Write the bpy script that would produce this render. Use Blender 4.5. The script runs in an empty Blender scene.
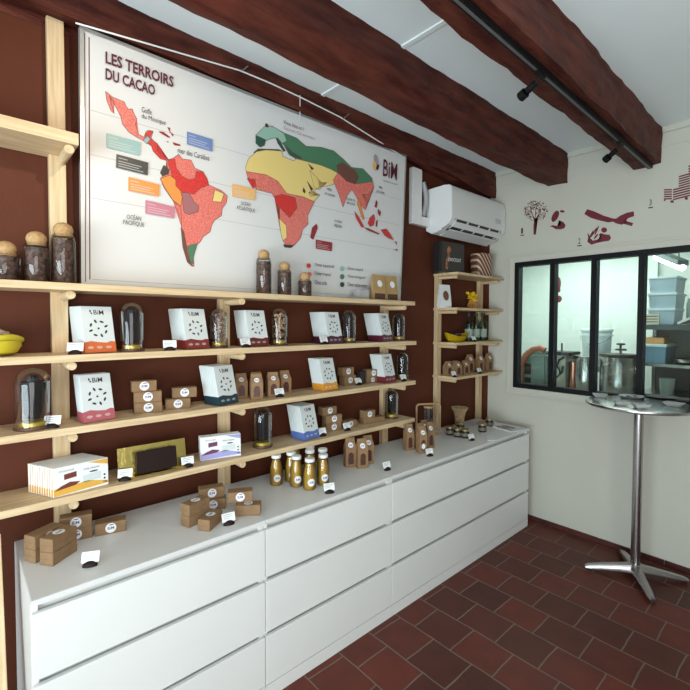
import bpy, bmesh, math, random
from mathutils import Vector, Matrix
import numpy as np
random.seed(7)
R = math.radians
SC = bpy.context.scene
COL = SC.collection
# ---------------------------------------------------------------- camera
CAM = Vector((2.098, -3.3616, 1.6126)); YAW, PITCH, ROLL = .8344, -.0307, .004
FPX, PX, PY = 436.24, 347.93, 335.48
Fv = Vector((-math.sin(YAW)*math.cos(PITCH), math.cos(YAW)*math.cos(PITCH), math.sin(PITCH)))
Rv = Fv.cross(Vector((0, 0, 1))).normalized(); Uv = Rv.cross(Fv)
Rv, Uv = Rv*math.cos(ROLL)+Uv*math.sin(ROLL), Uv*math.cos(ROLL)-Rv*math.sin(ROLL)
cam = bpy.data.cameras.new('camera'); co = bpy.data.objects.new('camera', cam); COL.objects.link(co)
co.matrix_world = Matrix(((Rv.x, Uv.x, -Fv.x, CAM.x), (Rv.y, Uv.y, -Fv.y, CAM.y), (Rv.z, Uv.z, -Fv.z, CAM.z), (0, 0, 0, 1)))
cam.sensor_width = 36; cam.lens = FPX/690*36
cam.shift_x = (345-PX)/690; cam.shift_y = (PY-345)/690; cam.clip_start = .02
SC.camera = co
# ---------------------------------------------------------------- light and exposure
SC.view_settings.view_transform = 'Standard'; SC.view_settings.look = 'None'
SC.view_settings.gamma = 1; SC.view_settings.exposure = -0.22; SC.view_settings.use_curve_mapping = False
SC.cycles.use_denoising = True
SC.cycles.max_bounces = 8; SC.cycles.transparent_max_bounces = 24; SC.cycles.caustics_reflective = False; SC.cycles.caustics_refractive = False
SC.cycles.sample_clamp_indirect = 4
W = bpy.data.worlds.new('world'); SC.world = W; W.use_nodes = True
W.node_tree.nodes['Background'].inputs[0].default_value = (.62, .78, 1, 1); W.node_tree.nodes['Background'].inputs[1].default_value = .8
def area(name, loc, target, sx, sy, power, color):
    l = bpy.data.lights.new(name, 'AREA'); l.shape = 'RECTANGLE'; l.size = sx; l.size_y = sy; l.energy = power; l.color = color
    o = bpy.data.objects.new(name, l); COL.objects.link(o); o.location = loc
    o.rotation_euler = (Vector(target)-Vector(loc)).to_track_quat('-Z', 'Z').to_euler(); return o
area('daylight_shop_front', (2.1, -5.6, 1.0), (1.75, -3.0, 3.4), 2.5, 1.6, 205, (.80, .95, 1))
area('daylight_side_window', (3.55, -3.9, 1.5), (0, -3.0, .9), 1.7, 1.9, 58, (1, .97, .93))
area('kitchen_ceiling_light', (.35, 1.2, 2.5), (.35, 1.2, 0), 1.2, 1.2, 42, (.92, 1, .94))

# ---------------------------------------------------------------- helpers: rays of the measured view hitting real planes
def ray(u, v): return Fv+Rv*((u-PX)/FPX)-Uv*((v-PY)/FPX)
def onX(u, v, x): d = ray(u, v); t = (x-CAM.x)/d.x; return CAM+d*t
def onY(u, v, y): d = ray(u, v); t = (y-CAM.y)/d.y; return CAM+d*t
def onZ(u, v, z): d = ray(u, v); t = (z-CAM.z)/d.z; return CAM+d*t

# ---------------------------------------------------------------- materials
MATS = {}
def mat(name, col, rough=.5, metal=0, var=0, vscale=8, stretch=(1, 1, 1), bump=0, bscale=40, col2=None, spec=None, emit=None, coat=0, alpha=None):
    if name in MATS: return MATS[name]
    m = bpy.data.materials.new(name); m.use_nodes = True; nt = m.node_tree; b = nt.nodes['Principled BSDF']
    b.inputs['Base Color'].default_value = (*col, 1); b.inputs['Roughness'].default_value = rough; b.inputs['Metallic'].default_value = metal
    if spec is not None: b.inputs['Specular IOR Level'].default_value = spec
    if coat: b.inputs['Coat Weight'].default_value = coat
    if emit: b.inputs['Emission Color'].default_value = (*col, 1); b.inputs['Emission Strength'].default_value = emit
    tc = nt.nodes.new('ShaderNodeTexCoord'); mp = nt.nodes.new('ShaderNodeMapping'); mp.inputs['Scale'].default_value = stretch
    nt.links.new(tc.outputs['Object'], mp.inputs[0])
    if var or col2:
        n = nt.nodes.new('ShaderNodeTexNoise'); n.inputs['Scale'].default_value = vscale; n.inputs['Detail'].default_value = 6; nt.links.new(mp.outputs[0], n.inputs['Vector'])
        r = nt.nodes.new('ShaderNodeValToRGB'); r.color_ramp.elements[0].position = .35; r.color_ramp.elements[1].position = .65
        c2 = col2 or tuple(max(0, c*(1-var)) for c in col)
        r.color_ramp.elements[0].color = (*c2, 1); r.color_ramp.elements[1].color = (*col, 1)
        nt.links.new(n.outputs[0], r.inputs[0]); nt.links.new(r.outputs[0], b.inputs['Base Color'])
    if bump:
        n = nt.nodes.new('ShaderNodeTexNoise'); n.inputs['Scale'].default_value = bscale; n.inputs['Detail'].default_value = 4; nt.links.new(mp.outputs[0], n.inputs['Vector'])
        bp = nt.nodes.new('ShaderNodeBump'); bp.inputs['Strength'].default_value = bump; bp.inputs['Distance'].default_value = .01
        nt.links.new(n.outputs[0], bp.inputs['Height']); nt.links.new(bp.outputs[0], b.inputs['Normal'])
    MATS[name] = m; return m
def glass(name, tint=(1, 1, 1), gl=.09, rough=.02):
    if name in MATS: return MATS[name]
    m = bpy.data.materials.new(name); m.use_nodes = True; nt = m.node_tree; nt.nodes.remove(nt.nodes['Principled BSDF'])
    out = nt.nodes['Material Output']; t = nt.nodes.new('ShaderNodeBsdfTransparent'); t.inputs[0].default_value = (*tint, 1)
    g = nt.nodes.new('ShaderNodeBsdfGlossy'); g.inputs['Roughness'].default_value = rough
    lw = nt.nodes.new('ShaderNodeFresnel'); lw.inputs[0].default_value = 1.45
    mu = nt.nodes.new('ShaderNodeMath'); mu.operation = 'MULTIPLY_ADD'; mu.inputs[1].default_value = .8; mu.inputs[2].default_value = gl*.15; nt.links.new(lw.outputs[0], mu.inputs[0])
    mx = nt.nodes.new('ShaderNodeMixShader'); nt.links.new(mu.outputs[0], mx.inputs[0]); nt.links.new(t.outputs[0], mx.inputs[1]); nt.links.new(g.outputs[0], mx.inputs[2])
    nt.links.new(mx.outputs[0], out.inputs[0]); MATS[name] = m; return m
def pine(name, stretch, dark=False):
    m = mat(name, (.72, .55, .34), .55, var=0, col2=(.57, .40, .22), vscale=9, stretch=stretch, bump=.05, bscale=30)
    return m
WHITE = mat('white_paint', (.57, .555, .48), .75, bump=.06, bscale=60, var=.03, vscale=3)
CEIL = mat('ceiling_paint', (.86, .92, .92), .8, bump=.05, bscale=40, var=.03, vscale=2)
BROWN = mat('brown_wall_paint', (.108, .032, .017), .6, bump=.12, bscale=25, col2=(.094, .027, .014), vscale=2.5, spec=.15)
BEAM = mat('beam_paint', (.118, .031, .019), .6, spec=.15, bump=.9, bscale=14, stretch=(3, .6, 3), col2=(.055, .011, .008), vscale=7)
PINEY = pine('pine_along', (7, .5, 9)); PINEZ = pine('pine_upright', (9, 9, .6)); PINEX = pine('pine_round', (.8, 9, 9))
LACQ = mat('white_lacquer', (.80, .80, .78), .32, var=.02, vscale=2)
LACT = mat('white_top_lacquer', (.74, .73, .72), .35, var=.03, vscale=5)
DARKGAP = mat('recess_grey', (.62, .62, .60), .5)
BLACK = mat('black_metal', (.006, .006, .007), .5, spec=.2)
BLACKP = mat('black_plastic', (.015, .015, .016), .5)
CHROME = mat('brushed_steel', (.42, .40, .40), .25, metal=1, bump=.03, bscale=80, stretch=(1, 1, .05))
STEEL = mat('stainless_steel', (.40, .41, .40), .25, metal=1, var=.1, vscale=4)
PLASTIC = mat('white_plastic', (.78, .78, .77), .35)
KRAFT = mat('kraft_card', (.25, .145, .070), .75, col2=(.21, .12, .056), vscale=30, bump=.08, bscale=120)
KRAFT2 = mat('kraft_card_light', (.29, .165, .080), .75, col2=(.24, .135, .064), vscale=30, bump=.08, bscale=120)
PAPER = mat('white_card', (.78, .79, .78), .6)
PAPERB = mat('white_carton', (.66, .70, .70), .5)
INK = mat('dark_red_ink', (.10, .012, .03), .6)
INKB = mat('dark_ink', (.03, .02, .03), .6)
PURPLE = mat('purple_ink', (.12, .07, .25), .6)
CORK = mat('cork', (.50, .32, .15), .8, col2=(.38, .22, .09), vscale=120, bump=.2, bscale=150)
CHOC = mat('dark_chocolate', (.016, .007, .006), .5, spec=.2)
BEANS = mat('cocoa_beans_brown', (.16, .085, .060), .6, col2=(.03, .014, .010), vscale=60, bump=.8, bscale=70)
GLASS = glass('clear_glass')
PANE = glass('window_glass', (.93, .985, .965))
GOLD = mat('gold_foil', (.78, .62, .20), .25, metal=1, bump=.15, bscale=60)
GOLDY = mat('gold_yellow_foil', (.50, .36, .05), .4, metal=.4)

# ---------------------------------------------------------------- mesh building
def newbm(): return bmesh.new()
def box(bm, x0, x1, y0, y1, z0, z1, M=None):
    vs = [bm.verts.new((x, y, z)) for x in (x0, x1) for y in (y0, y1) for z in (z0, z1)]
    for f in ((0, 1, 3, 2), (4, 6, 7, 5), (0, 4, 5, 1), (2, 3, 7, 6), (0, 2, 6, 4), (1, 5, 7, 3)): bm.faces.new([vs[i] for i in f])
    if M is not None:
        for v in vs: v.co = M @ v.co
    return vs
def rbox(x0, x1, y0, y1, z0, z1, r=.002, seg=2):
    bm = newbm(); box(bm, x0, x1, y0, y1, z0, z1)
    bmesh.ops.bevel(bm, geom=list(bm.edges), offset=r, segments=seg, affect='EDGES'); return bm
def lathe(bm, prof, n=24, c=(0, 0, 0), M=None, cap=True):
    rings = []; new = []
    for r, z in prof:
        if r < 1e-5: v = bm.verts.new((c[0], c[1], c[2]+z)); rings.append([v]); new.append(v)
        else:
            ring = [bm.verts.new((c[0]+r*math.cos(2*math.pi*i/n), c[1]+r*math.sin(2*math.pi*i/n), c[2]+z)) for i in range(n)]; rings.append(ring); new += ring
    for a, b in zip(rings, rings[1:]):
        for i in range(n):
            j = (i+1) % n
            if len(a) == 1 and len(b) == 1: continue
            if len(a) == 1: bm.faces.new((a[0], b[j], b[i]))
            elif len(b) == 1: bm.faces.new((a[i], a[j], b[0]))
            else: bm.faces.new((a[i], a[j], b[j], b[i]))
    if cap:
        for q, rev in ((rings[0], True), (rings[-1], False)):
            if len(q) > 2: bm.faces.new(list(reversed(q)) if rev else q)
    if M is not None:
        for v in new: v.co = M @ v.co
    return new
def tube(bm, pts, r, n=10, closed=False):
    pts = [Vector(p) for p in pts]; rings = []; N = len(pts); up = None
    for i, p in enumerate(pts):
        if closed: t = (pts[(i+1) % N]-pts[i-1]).normalized()
        else: t = (pts[min(i+1, N-1)]-pts[max(i-1, 0)]).normalized()
        if up is None: up = t.orthogonal().normalized()
        up = (up-t*up.dot(t)).normalized(); s = t.cross(up); rr = r[i] if isinstance(r, (list, tuple)) else r
        rings.append([bm.verts.new(p+up*rr*math.cos(2*math.pi*k/n)+s*rr*math.sin(2*math.pi*k/n)) for k in range(n)])
    for a, b in (list(zip(rings, rings[1:]))+([(rings[-1], rings[0])] if closed else [])):
        for k in range(n): bm.faces.new((a[k], a[(k+1) % n], b[(k+1) % n], b[k]))
    if not closed: bm.faces.new(list(reversed(rings[0]))); bm.faces.new(rings[-1])
def prism(bm, poly, h0, h1, axis='Z'):
    def P(a, b, c): return {'Z': (a, b, c), 'Y': (a, c, b), 'X': (c, a, b)}[axis]
    lo = [bm.verts.new(P(a, b, h0)) for a, b in poly]; hi = [bm.verts.new(P(a, b, h1)) for a, b in poly]; n = len(poly)
    bm.faces.new(lo); bm.faces.new(hi)
    for i in range(n): bm.faces.new((lo[i], lo[(i+1) % n], hi[(i+1) % n], hi[i]))
    return lo+hi
def mesh(name, bm, smooth=False):
    bmesh.ops.recalc_face_normals(bm, faces=list(bm.faces))
    me = bpy.data.meshes.new(name); bm.to_mesh(me); bm.free()
    if smooth:
        me.shade_smooth()
        try: me.set_sharp_from_angle(angle=R(40))
        except Exception: pass
    return me
def obj(name, bm, m, parent=None, smooth=False, label=None):
    me = bm if isinstance(bm, bpy.types.Mesh) else mesh(name, bm, smooth)
    if m is not None and not me.materials: me.materials.append(m)
    o = bpy.data.objects.new(name, me); COL.objects.link(o)
    if parent: o.parent = parent
    if label: o['label'] = label
    return o
def struct(name, bm, m, parent=None, smooth=False):
    o = obj(name, bm, m, parent, smooth)
    if parent is None: o['kind'] = 'structure'
    return o
def tag(o, label, cat, group=None):
    o['label'] = label; o['category'] = cat
    if group: o['group'] = group
    return o
def thing(name, label, cat, loc=(0, 0, 0), rz=0, group=None):
    o = bpy.data.objects.new(name, None); COL.objects.link(o); o.empty_display_size = .05
    o.location = loc; o.rotation_euler = (0, 0, R(rz)); return tag(o, label, cat, group)
def dup(root, label, loc, rz=0, group=None, scale=None):
    KIDS = {}
    r = root.copy(); COL.objects.link(r); r.location = loc; r.rotation_euler = (0, 0, R(rz)); r['label'] = label
    if group: r['group'] = group
    if scale: r.scale = scale
    for ch in list(root.children):
        c = ch.copy(); COL.objects.link(c); c.parent = r
        for g in ch.children:
            d = g.copy(); COL.objects.link(d); d.parent = c
    return r
FONTM = {}
def text_mesh(s, bold=False, ext=.0):
    k = (s, bold, ext)
    if k in FONTM: return FONTM[k]
    cu = bpy.data.curves.new('t', 'FONT'); cu.body = s; cu.size = 1; cu.resolution_u = 2
    if bold: cu.offset = .026 if bold == 2 else .009
    cu.extrude = 0
    o = bpy.data.objects.new('t', cu); COL.objects.link(o)
    dg = bpy.context.evaluated_depsgraph_get(); me = bpy.data.meshes.new_from_object(o.evaluated_get(dg))
    bpy.data.objects.remove(o); bpy.data.curves.remove(cu)
    vs = [v.co.copy() for v in me.vertices]; fs = [list(p.vertices) for p in me.polygons]; bpy.data.meshes.remove(me)
    x0 = min(v.x for v in vs); x1 = max(v.x for v in vs); y0 = min(v.y for v in vs if True); y1 = max(v.y for v in vs)
    FONTM[k] = (vs, fs, x0, x1, y0, y1); return FONTM[k]
def add_text(bm, s, O, ex, ey, width, height, bold=False):
    """lettering whose box starts at O (lower left) and spans width along ex and height along ey"""
    vs, fs, x0, x1, y0, y1 = text_mesh(s, bold); O = Vector(O); ex = Vector(ex); ey = Vector(ey)
    nv = [bm.verts.new(O+ex*((v.x-x0)/(x1-x0)*width)+ey*((v.y-y0)/(y1-y0)*height)) for v in vs]
    for f in fs:
        try: bm.faces.new([nv[i] for i in f])
        except ValueError: pass
def flat(bm, pts):
    try: return bm.faces.new([bm.verts.new(p) for p in pts])
    except ValueError: pass
def ellipse(bm, c, a, b, n=20, rot=0):
    pts = []
    for i in range(n):
        t = 2*math.pi*i/n; p = Vector(a)*math.cos(t)+Vector(b)*math.sin(t); pts.append(Vector(c)+p)
    return flat(bm, pts)

# ================================================================ ROOM SHELL
YW = .13; ZC = 2.90; XR = 3.6; YF = -5.7
# floor: terracotta tiles in offset rows
fm = bpy.data.materials.new('terracotta_tiles'); fm.use_nodes = True; nt = fm.node_tree; b = nt.nodes['Principled BSDF']
tc = nt.nodes.new('ShaderNodeTexCoord'); mp = nt.nodes.new('ShaderNodeMapping'); mp.inputs['Location'].default_value = (.005, .115, 0); nt.links.new(tc.outputs['Object'], mp.inputs[0])
ns = nt.nodes.new('ShaderNodeTexNoise'); ns.inputs['Scale'].default_value = 5; nt.links.new(mp.outputs[0], ns.inputs[0])
wm = nt.nodes.new('ShaderNodeMixRGB'); wm.blend_type = 'LINEAR_LIGHT'; wm.inputs[0].default_value = .008; nt.links.new(mp.outputs[0], wm.inputs[1]); nt.links.new(ns.outputs[1], wm.inputs[2])
br = nt.nodes.new('ShaderNodeTexBrick'); br.offset = .45; br.inputs['Scale'].default_value = 1; br.inputs['Brick Width'].default_value = .222; br.inputs['Row Height'].default_value = .2085
br.inputs['Mortar Size'].default_value = .004; br.inputs['Mortar Smooth'].default_value = .35; br.inputs['Bias'].default_value = -.1
br.inputs['Color1'].default_value = (.120, .022, .012, 1); br.inputs['Color2'].default_value = (.062, .015, .010, 1); br.inputs['Mortar'].default_value = (.15, .11, .085, 1)
nt.links.new(wm.outputs[0], br.inputs[0])
n2 = nt.nodes.new('ShaderNodeTexNoise'); n2.inputs['Scale'].default_value = 9; n2.inputs['Detail'].default_value = 7; nt.links.new(tc.outputs['Object'], n2.inputs[0])
mr = nt.nodes.new('ShaderNodeMapRange'); mr.inputs[3].default_value = .62; mr.inputs[4].default_value = 1.35; nt.links.new(n2.outputs[0], mr.inputs[0])
mx = nt.nodes.new('ShaderNodeMixRGB'); mx.blend_type = 'MULTIPLY'; mx.inputs[0].default_value = 1; nt.links.new(br.outputs[0], mx.inputs[1]); nt.links.new(mr.outputs[0], mx.inputs[2]); nt.links.new(mx.outputs[0], b.inputs['Base Color'])
b.inputs['Roughness'].default_value = .45; b.inputs['Specular IOR Level'].default_value = .3
bp = nt.nodes.new('ShaderNodeBump'); bp.inputs['Strength'].default_value = .5; bp.inputs['Distance'].default_value = .004; bp.invert = True; nt.links.new(br.outputs['Fac'], bp.inputs['Height']); nt.links.new(bp.outputs[0], b.inputs['Normal'])
bm = newbm(); box(bm, -.15, XR+.1, YF-.1, 3.0, -.1, 0); struct('floor', bm, fm)
bm = newbm(); box(bm, -.15, XR+.1, YF-.1, YW, ZC, ZC+.1); ceil = struct('ceiling', bm, CEIL)
bm = newbm()
for y in (-1.78, -3.3, -4.8): box(bm, 0, XR, y-.012, y+.012, ZC-.006, ZC+.001)
struct('trim_1', bm, CEIL)
bm = newbm(); box(bm, -.15, 0, YF-.1, YW, -.1, ZC); struct('wall_left', bm, BROWN)
# back wall with the opening of the glazed partition
WX0, WX1, WZ0, WZ1 = .325, 1.83, 1.073, 2.112
bm = newbm(); T = .10
box(bm, -.15, WX0, YW, YW+T, -.1, ZC+.1); box(bm, WX1, XR+.1, YW, YW+T, -.1, ZC+.1)
box(bm, WX0, WX1, YW, YW+T, -.1, WZ0); box(bm, WX0, WX1, YW, YW+T, WZ1, ZC+.1)
struct('wall_back', bm, WHITE)
bm = newbm(); box(bm, 0, .087, YW-.003, YW, 0, 2.69); struct('trim_2', bm, BROWN)          # brown paint returning round the corner
bm = newbm(); box(bm, .087, XR, YW-.012, YW, ZC-.035, ZC); box(bm, .087, XR, YW-.004, YW, 2.775, 2.782); struct('trim_3', bm, WHITE)
bm = newbm()
box(bm, XR, XR+.1, YF, -4.8, -.1, ZC+.1); box(bm, XR, XR+.1, -3.0, YW+.1, -.1, ZC+.1); box(bm, XR, XR+.1, -4.8, -3.0, -.1, .5); box(bm, XR, XR+.1, -4.8, -3.0, 2.5, ZC+.1)
struct('wall_right', bm, WHITE)
bm = newbm()
box(bm, -.15, .80, YF-.1, YF, -.1, ZC+.1); box(bm, 3.35, XR, YF-.1, YF, -.1, ZC+.1); box(bm, .80, 3.35, YF-.1, YF, 2.5, ZC+.1); box(bm, .80, 3.35, YF-.1, YF, -.1, .2)
struct('wall_front', bm, WHITE)
# dark red tile skirting on the back wall
skm = mat('skirting_tile', (.085, .020, .016), .45, col2=(.05, .014, .012), vscale=12)
bm = newbm()
x = 0
while x < XR: box(bm, x+.002, min(x+.2, XR)-.002, YW-.011, YW, 0, .036); x += .2
struct('baseboard_back', bm, skm)

# beams: rough hewn, along the left wall direction
def beam(x0, x1, z0, z1, ya, yb, seed, rise=0):
    rnd = random.Random(seed); bm = newbm(); n = 90; rings = []
    S = [(x0, z0), (x0+(x1-x0)*.33, z0), (x0+(x1-x0)*.66, z0), (x1, z0), (x1, z0+(z1-z0)*.3), (x1, z0+(z1-z0)*.55), (x1, z0+(z1-z0)*.8), (x1, z1), (x0, z1), (x0, z0+(z1-z0)*.66), (x0, z0+(z1-z0)*.33)]
    ph = [[rnd.uniform(0, 6.3) for _ in range(4)] for _ in S]
    for i in range(n+1):
        y = ya+(yb-ya)*i/n; ring = []
        for k, (x, z) in enumerate(S):
            p = ph[k]; w = .0065*math.sin(2.1*y+p[0])+.004*math.sin(9*y+p[1])+.0022*math.sin(31*y+p[2])+rnd.uniform(-.0022, .0022)
            w2 = .006*math.sin(1.7*y+p[3])+.003*math.sin(12*y+p[0])+rnd.uniform(-.002, .002)
            if k in (7, 8): w2 = .03
            if i in (0, n): w *= .4
            if k < 4: w2 += rise*min(1, max(0, -y/1.0))
            ring.append(bm.verts.new((x+w, y, z+w2)))
        rings.append(ring)
    m = len(S)
    for a, c in zip(rings, rings[1:]):
        for k in range(m): bm.faces.new((a[k], a[(k+1) % m], c[(k+1) % m], c[k]))
    bm.faces.new(list(reversed(rings[0]))); bm.faces.new(rings[-1])
    o = struct('ceiling_beam', bm, BEAM); return o
beam(.004, .140, 2.69, ZC, YF, YW, 1, .10)
beam(.585, .730, 2.680, ZC, YF, YW, 2)
beam(1.165, 1.325, 2.668, ZC, YF, YW, 3)

# ---------------------------------------------------------------- glazed partition window in the back wall
bm = newbm(); fy0, fy1 = YW-.012, YW+.06; fw = .036
box(bm, WX0, WX1, fy0, fy1, WZ1-fw, WZ1); box(bm, WX0, WX1, fy0, fy1, WZ0, WZ0+fw); box(bm, WX0, WX0+fw, fy0, fy1, WZ0+fw, WZ1-fw); box(bm, WX1-fw, WX1, fy0, fy1, WZ0+fw, WZ1-fw)
win = struct('window_1', bm, BLACK)
MUL = [.633, .931, 1.2296, 1.528]
for x in MUL:
    bm = newbm(); box(bm, x-.019, x+.019, fy0+.002, fy1, WZ0+fw, WZ1-fw); box(bm, x-.008, x+.008, fy0-.006, fy0+.002, WZ0+fw, WZ1-fw); obj('mullion', bm, BLACK, win)
edges = [WX0+fw]+[q for x in MUL for q in (x-.019, x+.019)]+[WX1-fw]
for i in range(0, len(edges), 2):
    bm = newbm(); box(bm, edges[i], edges[i+1], YW+.02, YW+.026, WZ0+fw, WZ1-fw); obj('pane', bm, PANE, win)
bm = newbm(); m_ = .058
for q0, q1, pr_ in ((.002, .058, .009), (.044, .058, .017)):
    for a in ((WX0-q1, WX1+q1, WZ1+q0, WZ1+q1), (WX0-q1, WX1+q1, WZ0-q1, WZ0-q0), (WX0-q1, WX0-q0, WZ0-q0, WZ1+q0), (WX1+q0, WX1+q1, WZ0-q0, WZ1+q0)):
        box(bm, a[0], a[1], YW-pr_, YW-.001, a[2], a[3])
obj('window_trim', bm, WHITE, win)

# ---------------------------------------------------------------- chests of drawers
def chest(label, y0, y1, xb, xf):
    t = thing('chest_of_drawers', label, 'chest of drawers', ((xb+xf)/2, (y0+y1)/2, 0), 0, 'white lacquered chests of drawers along the brown wall')
    D = (xf-xb)/2; Wd = (y1-y0)/2-.0006; H = .78
    bm = newbm()
    box(bm, -D, D-.022, -Wd, -Wd+.018, 0, H-.018); box(bm, -D, D-.022, Wd-.018, Wd, 0, H-.018); box(bm, -D, -D+.006, -Wd+.018, Wd-.018, .03, H-.018)
    box(bm, -D+.006, D-.03, -Wd+.018, Wd-.018, .05, .066)
    obj('carcass', bm, LACQ, t)
    bm = newbm(); box(bm, D-.05, D-.034, -Wd+.018, Wd-.018, .05, H-.018); obj('drawer_rail', bm, DARKGAP, t)
    bm = rbox(-D, D, -Wd, Wd, H-.018, H, .0015); obj('top_panel', bm, LACT, t)
    bm = newbm(); box(bm, D-.022, D-.004, -Wd, Wd, 0, .060); obj('plinth', bm, LACQ, t)
    for z0, z1 in ((.532, .736), (.294, .512), (.064, .274)):
        bm = rbox(D-.022, D-.003, -Wd+.001, Wd-.001, z0, z1, .0015); d = obj('drawer', bm, LACQ, t)
        bm = newbm(); prism(bm, [(D-.022, z1+.0005), (D-.003, z1+.0005), (D-.022, z1+.010)], -Wd+.002, Wd-.002, 'Y'); bm.free()
    return t
XB, XF = .052, .5306
chest('wide white three-drawer chest at the far end of the row, beside the back wall', -1.607, 0, XB, XF)
chest('narrow white three-drawer chest in the middle of the row', -2.401, -1.608, XB, XF)
chest('narrow white three-drawer chest at the near left end of the row', -3.2035, -2.402, XB, XF)

# ---------------------------------------------------------------- main wooden shelving
Z1, Z2, Z3, Z4 = 1.752, 1.487, 1.218, .963
TH = .026; SX = .222
POSTS = [(-3.072, -3.016), (-2.367, -2.313), (-1.173, -1.119)]
def notched(y0, y1, z, posts, front=SX, th=TH):
    pl = [(front, y0), (front, y1), (.006, y1)]
    for a, b2 in sorted(posts, reverse=True):
        if a > y0 and b2 < y1: pl += [(.006, b2+.001), (.0465, b2+.001), (.0465, a-.001), (.006, a-.001)]
    pl += [(.006, y0)]
    bm = newbm(); prism(bm, pl, z-th, z); return bm
sh = thing('wooden_shelving', 'long raw pine shelving with round pegs fixed on the brown wall above the chests', 'shelving', (0, 0, 0))
for a, b2 in POSTS:
    bm = rbox(.010, .045, a, b2, .02, 2.80 if a < -3 else 1.725, .0015); obj('post', bm, PINEZ, sh)
for z, yl, yr in ((Z1, -3.9, -1.052), (Z2, -3.9, -1.035), (Z3, -3.9, -1.04), (Z4, -3.9, -1.045)):
    obj('shelf', notched(yl, yr, z, POSTS), PINEY, sh)
obj('shelf', notched(-3.9, -3.005, 2.302, POSTS[:1], th=.042), PINEY, sh)
def peg(y, z, x1, r=.0160, par=sh):
    bm = newbm(); lathe(bm, [(r, 0), (r, x1-.047), (r-.002, x1-.045)], 20, M=Matrix.Translation((.046, y, z)) @ Matrix.Rotation(R(90), 4, 'Y'))
    obj('peg', bm, PINEX, par, True)
for a, b2 in POSTS:
    for z in (Z1, Z2, Z3, Z4): peg(b2-.018 if a < -1.5 else b2-.02, z-TH-.0162, .208)
peg(-3.032, 2.302-.042-.017, .21, .0165)

# ---------------------------------------------------------------- small corner shelving
S1, S2, S3, S4 = 1.992, 1.725, 1.460, 1.200
cs = thing('corner_shelving', 'narrow raw pine corner shelving below the air conditioner', 'shelving', (0, 0, 0))
CP = [(-.559, -.507), (.052, .104)]
for a, b2 in CP: bm = rbox(.010, .045, a, b2, .02, 1.99, .0015); obj('post', bm, PINEZ, cs)
for z in (S1, S2, S3, S4): obj('shelf', notched(-.562, .122, z, CP, .228, .019), PINEY, cs)
for a, b2 in CP:
    for z in (S1, S2, S3, S4): peg((a+b2)/2, z-.019-.0135, .200, .013, cs)

# ---------------------------------------------------------------- leaning pine board at the far left
pb = tag(obj('pine_board', rbox(-.011, .011, -.06, .06, 0, .925, .002), PINEZ), 'raw pine board leaning on the wall at the left edge, beside the near chest', 'board')
pb.location = (.50, -3.312, .006); pb.rotation_euler = (0, R(-18.5), 0)

# ================================================================ MAP BOARD
BX0, BZ0, BX1, BZ1 = .052, 1.7535, .098, 2.768
BY0, BY1 = -2.972, -1.012
bup = Vector((BX1-BX0, 0, BZ1-BZ0)); BH = bup.length; bup.normalize(); bn = Vector((bup.z, 0, -bup.x))
BP = Vector((BX0, BY0, BZ0))
def onB(u, v):
    d = ray(u, v); t = bn.dot(BP-CAM)/bn.dot(d); return CAM+d*t
def bpt(y, s, off): return BP+Vector((0, y, 0))+bup*s+bn*off
bd = thing('map_board', 'large framed white board with a world map of cocoa lands above the shelving', 'poster', (0, 0, 0))
FM = Matrix((( bn.x, 0, bup.x, BP.x), (0, 1, 0, BP.y), (bn.z, 0, bup.z, BP.z), (0, 0, 0, 1)))
BW = BY1-BY0
ALU = mat('pale_aluminium', (.62, .62, .60), .35, metal=.6)
SHEET = mat('printed_sheet', (.68, .68, .67), .4, spec=.3)
bm = newbm(); box(bm, -.022, 0, .014, BW-.014, .014, BH-.014, FM); obj('sheet', bm, SHEET, bd)
bm = newbm()
for q in ((0, .014, 0, BH), (BW-.014, BW, 0, BH), (.014, BW-.014, 0, .014), (.014, BW-.014, BH-.014, BH)): box(bm, -.026, .006, q[0], q[1], q[2], q[3], FM)
obj('frame', bm, ALU, bd)
def crop(x0, y0, k): return lambda p: (x0+p[0]*k, y0+p[1]*k)
cA = crop(80, 60, 90/690); cB = crop(80, 130, 160/690); cC = crop(230, 100, 190/690)
LAY = [0]
def col(name, c): return mat(name, c, .4)
def area_shape(name, c, polys, mname, dots=None, layer=None):
    LAY[0] += 1; off = .0006+.0002*LAY[0] if layer is None else layer
    bm = newbm()
    for poly in polys:
        pts = [onB(*c(p))+bn*off for p in poly]; flat(bm, pts)
    bmesh.ops.triangulate(bm, faces=list(bm.faces))
    o = obj(name, bm, mname, bd)
    if name.startswith('map_') and name not in ('map_antilles', 'map_islands', 'map_java'):
        bm = newbm()
        for poly in polys:
            q = [onB(*c(p))+bn*(off+.0001) for p in poly]
            for a, b_ in zip(q, q[1:]+q[:1]):
                d_ = (b_-a)
                if d_.length < 1e-5: continue
                n_ = d_.normalized().cross(bn)*.0011; flat(bm, [a-n_, b_-n_, b_+n_, a+n_])
        obj('coast_line', bm, mat('coast_ink', (.16, .05, .05), .5), o)
    return o
SALM = mat('print_salmon', (.78, .24, .19), .4, col2=(.62, .12, .10), vscale=150)
RED = mat('print_red', (.70, .045, .035), .4, col2=(.50, .03, .03), vscale=150)
YEL = col('print_yellow', (.80, .62, .22)); GRN = col('print_green', (.075, .20, .11)); LGR = col('print_pale_green', (.30, .50, .40)); DGR = col('print_dark_green', (.03, .10, .07))
ORA = col('print_orange', (.80, .28, .06)); DRK = col('print_dark', (.05, .05, .045)); MAU = col('print_mauve', (.36, .14, .15)); TEA = col('print_teal', (.28, .46, .45)); MRN = col('print_maroon', (.30, .025, .03))
BLU = col('print_blue', (.16, .24, .48)); PNK = col('print_pink', (.55, .20, .26)); BRN = col('print_brown', (.16, .07, .05)); LOR = col('print_pale_orange', (.80, .45, .16))
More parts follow.
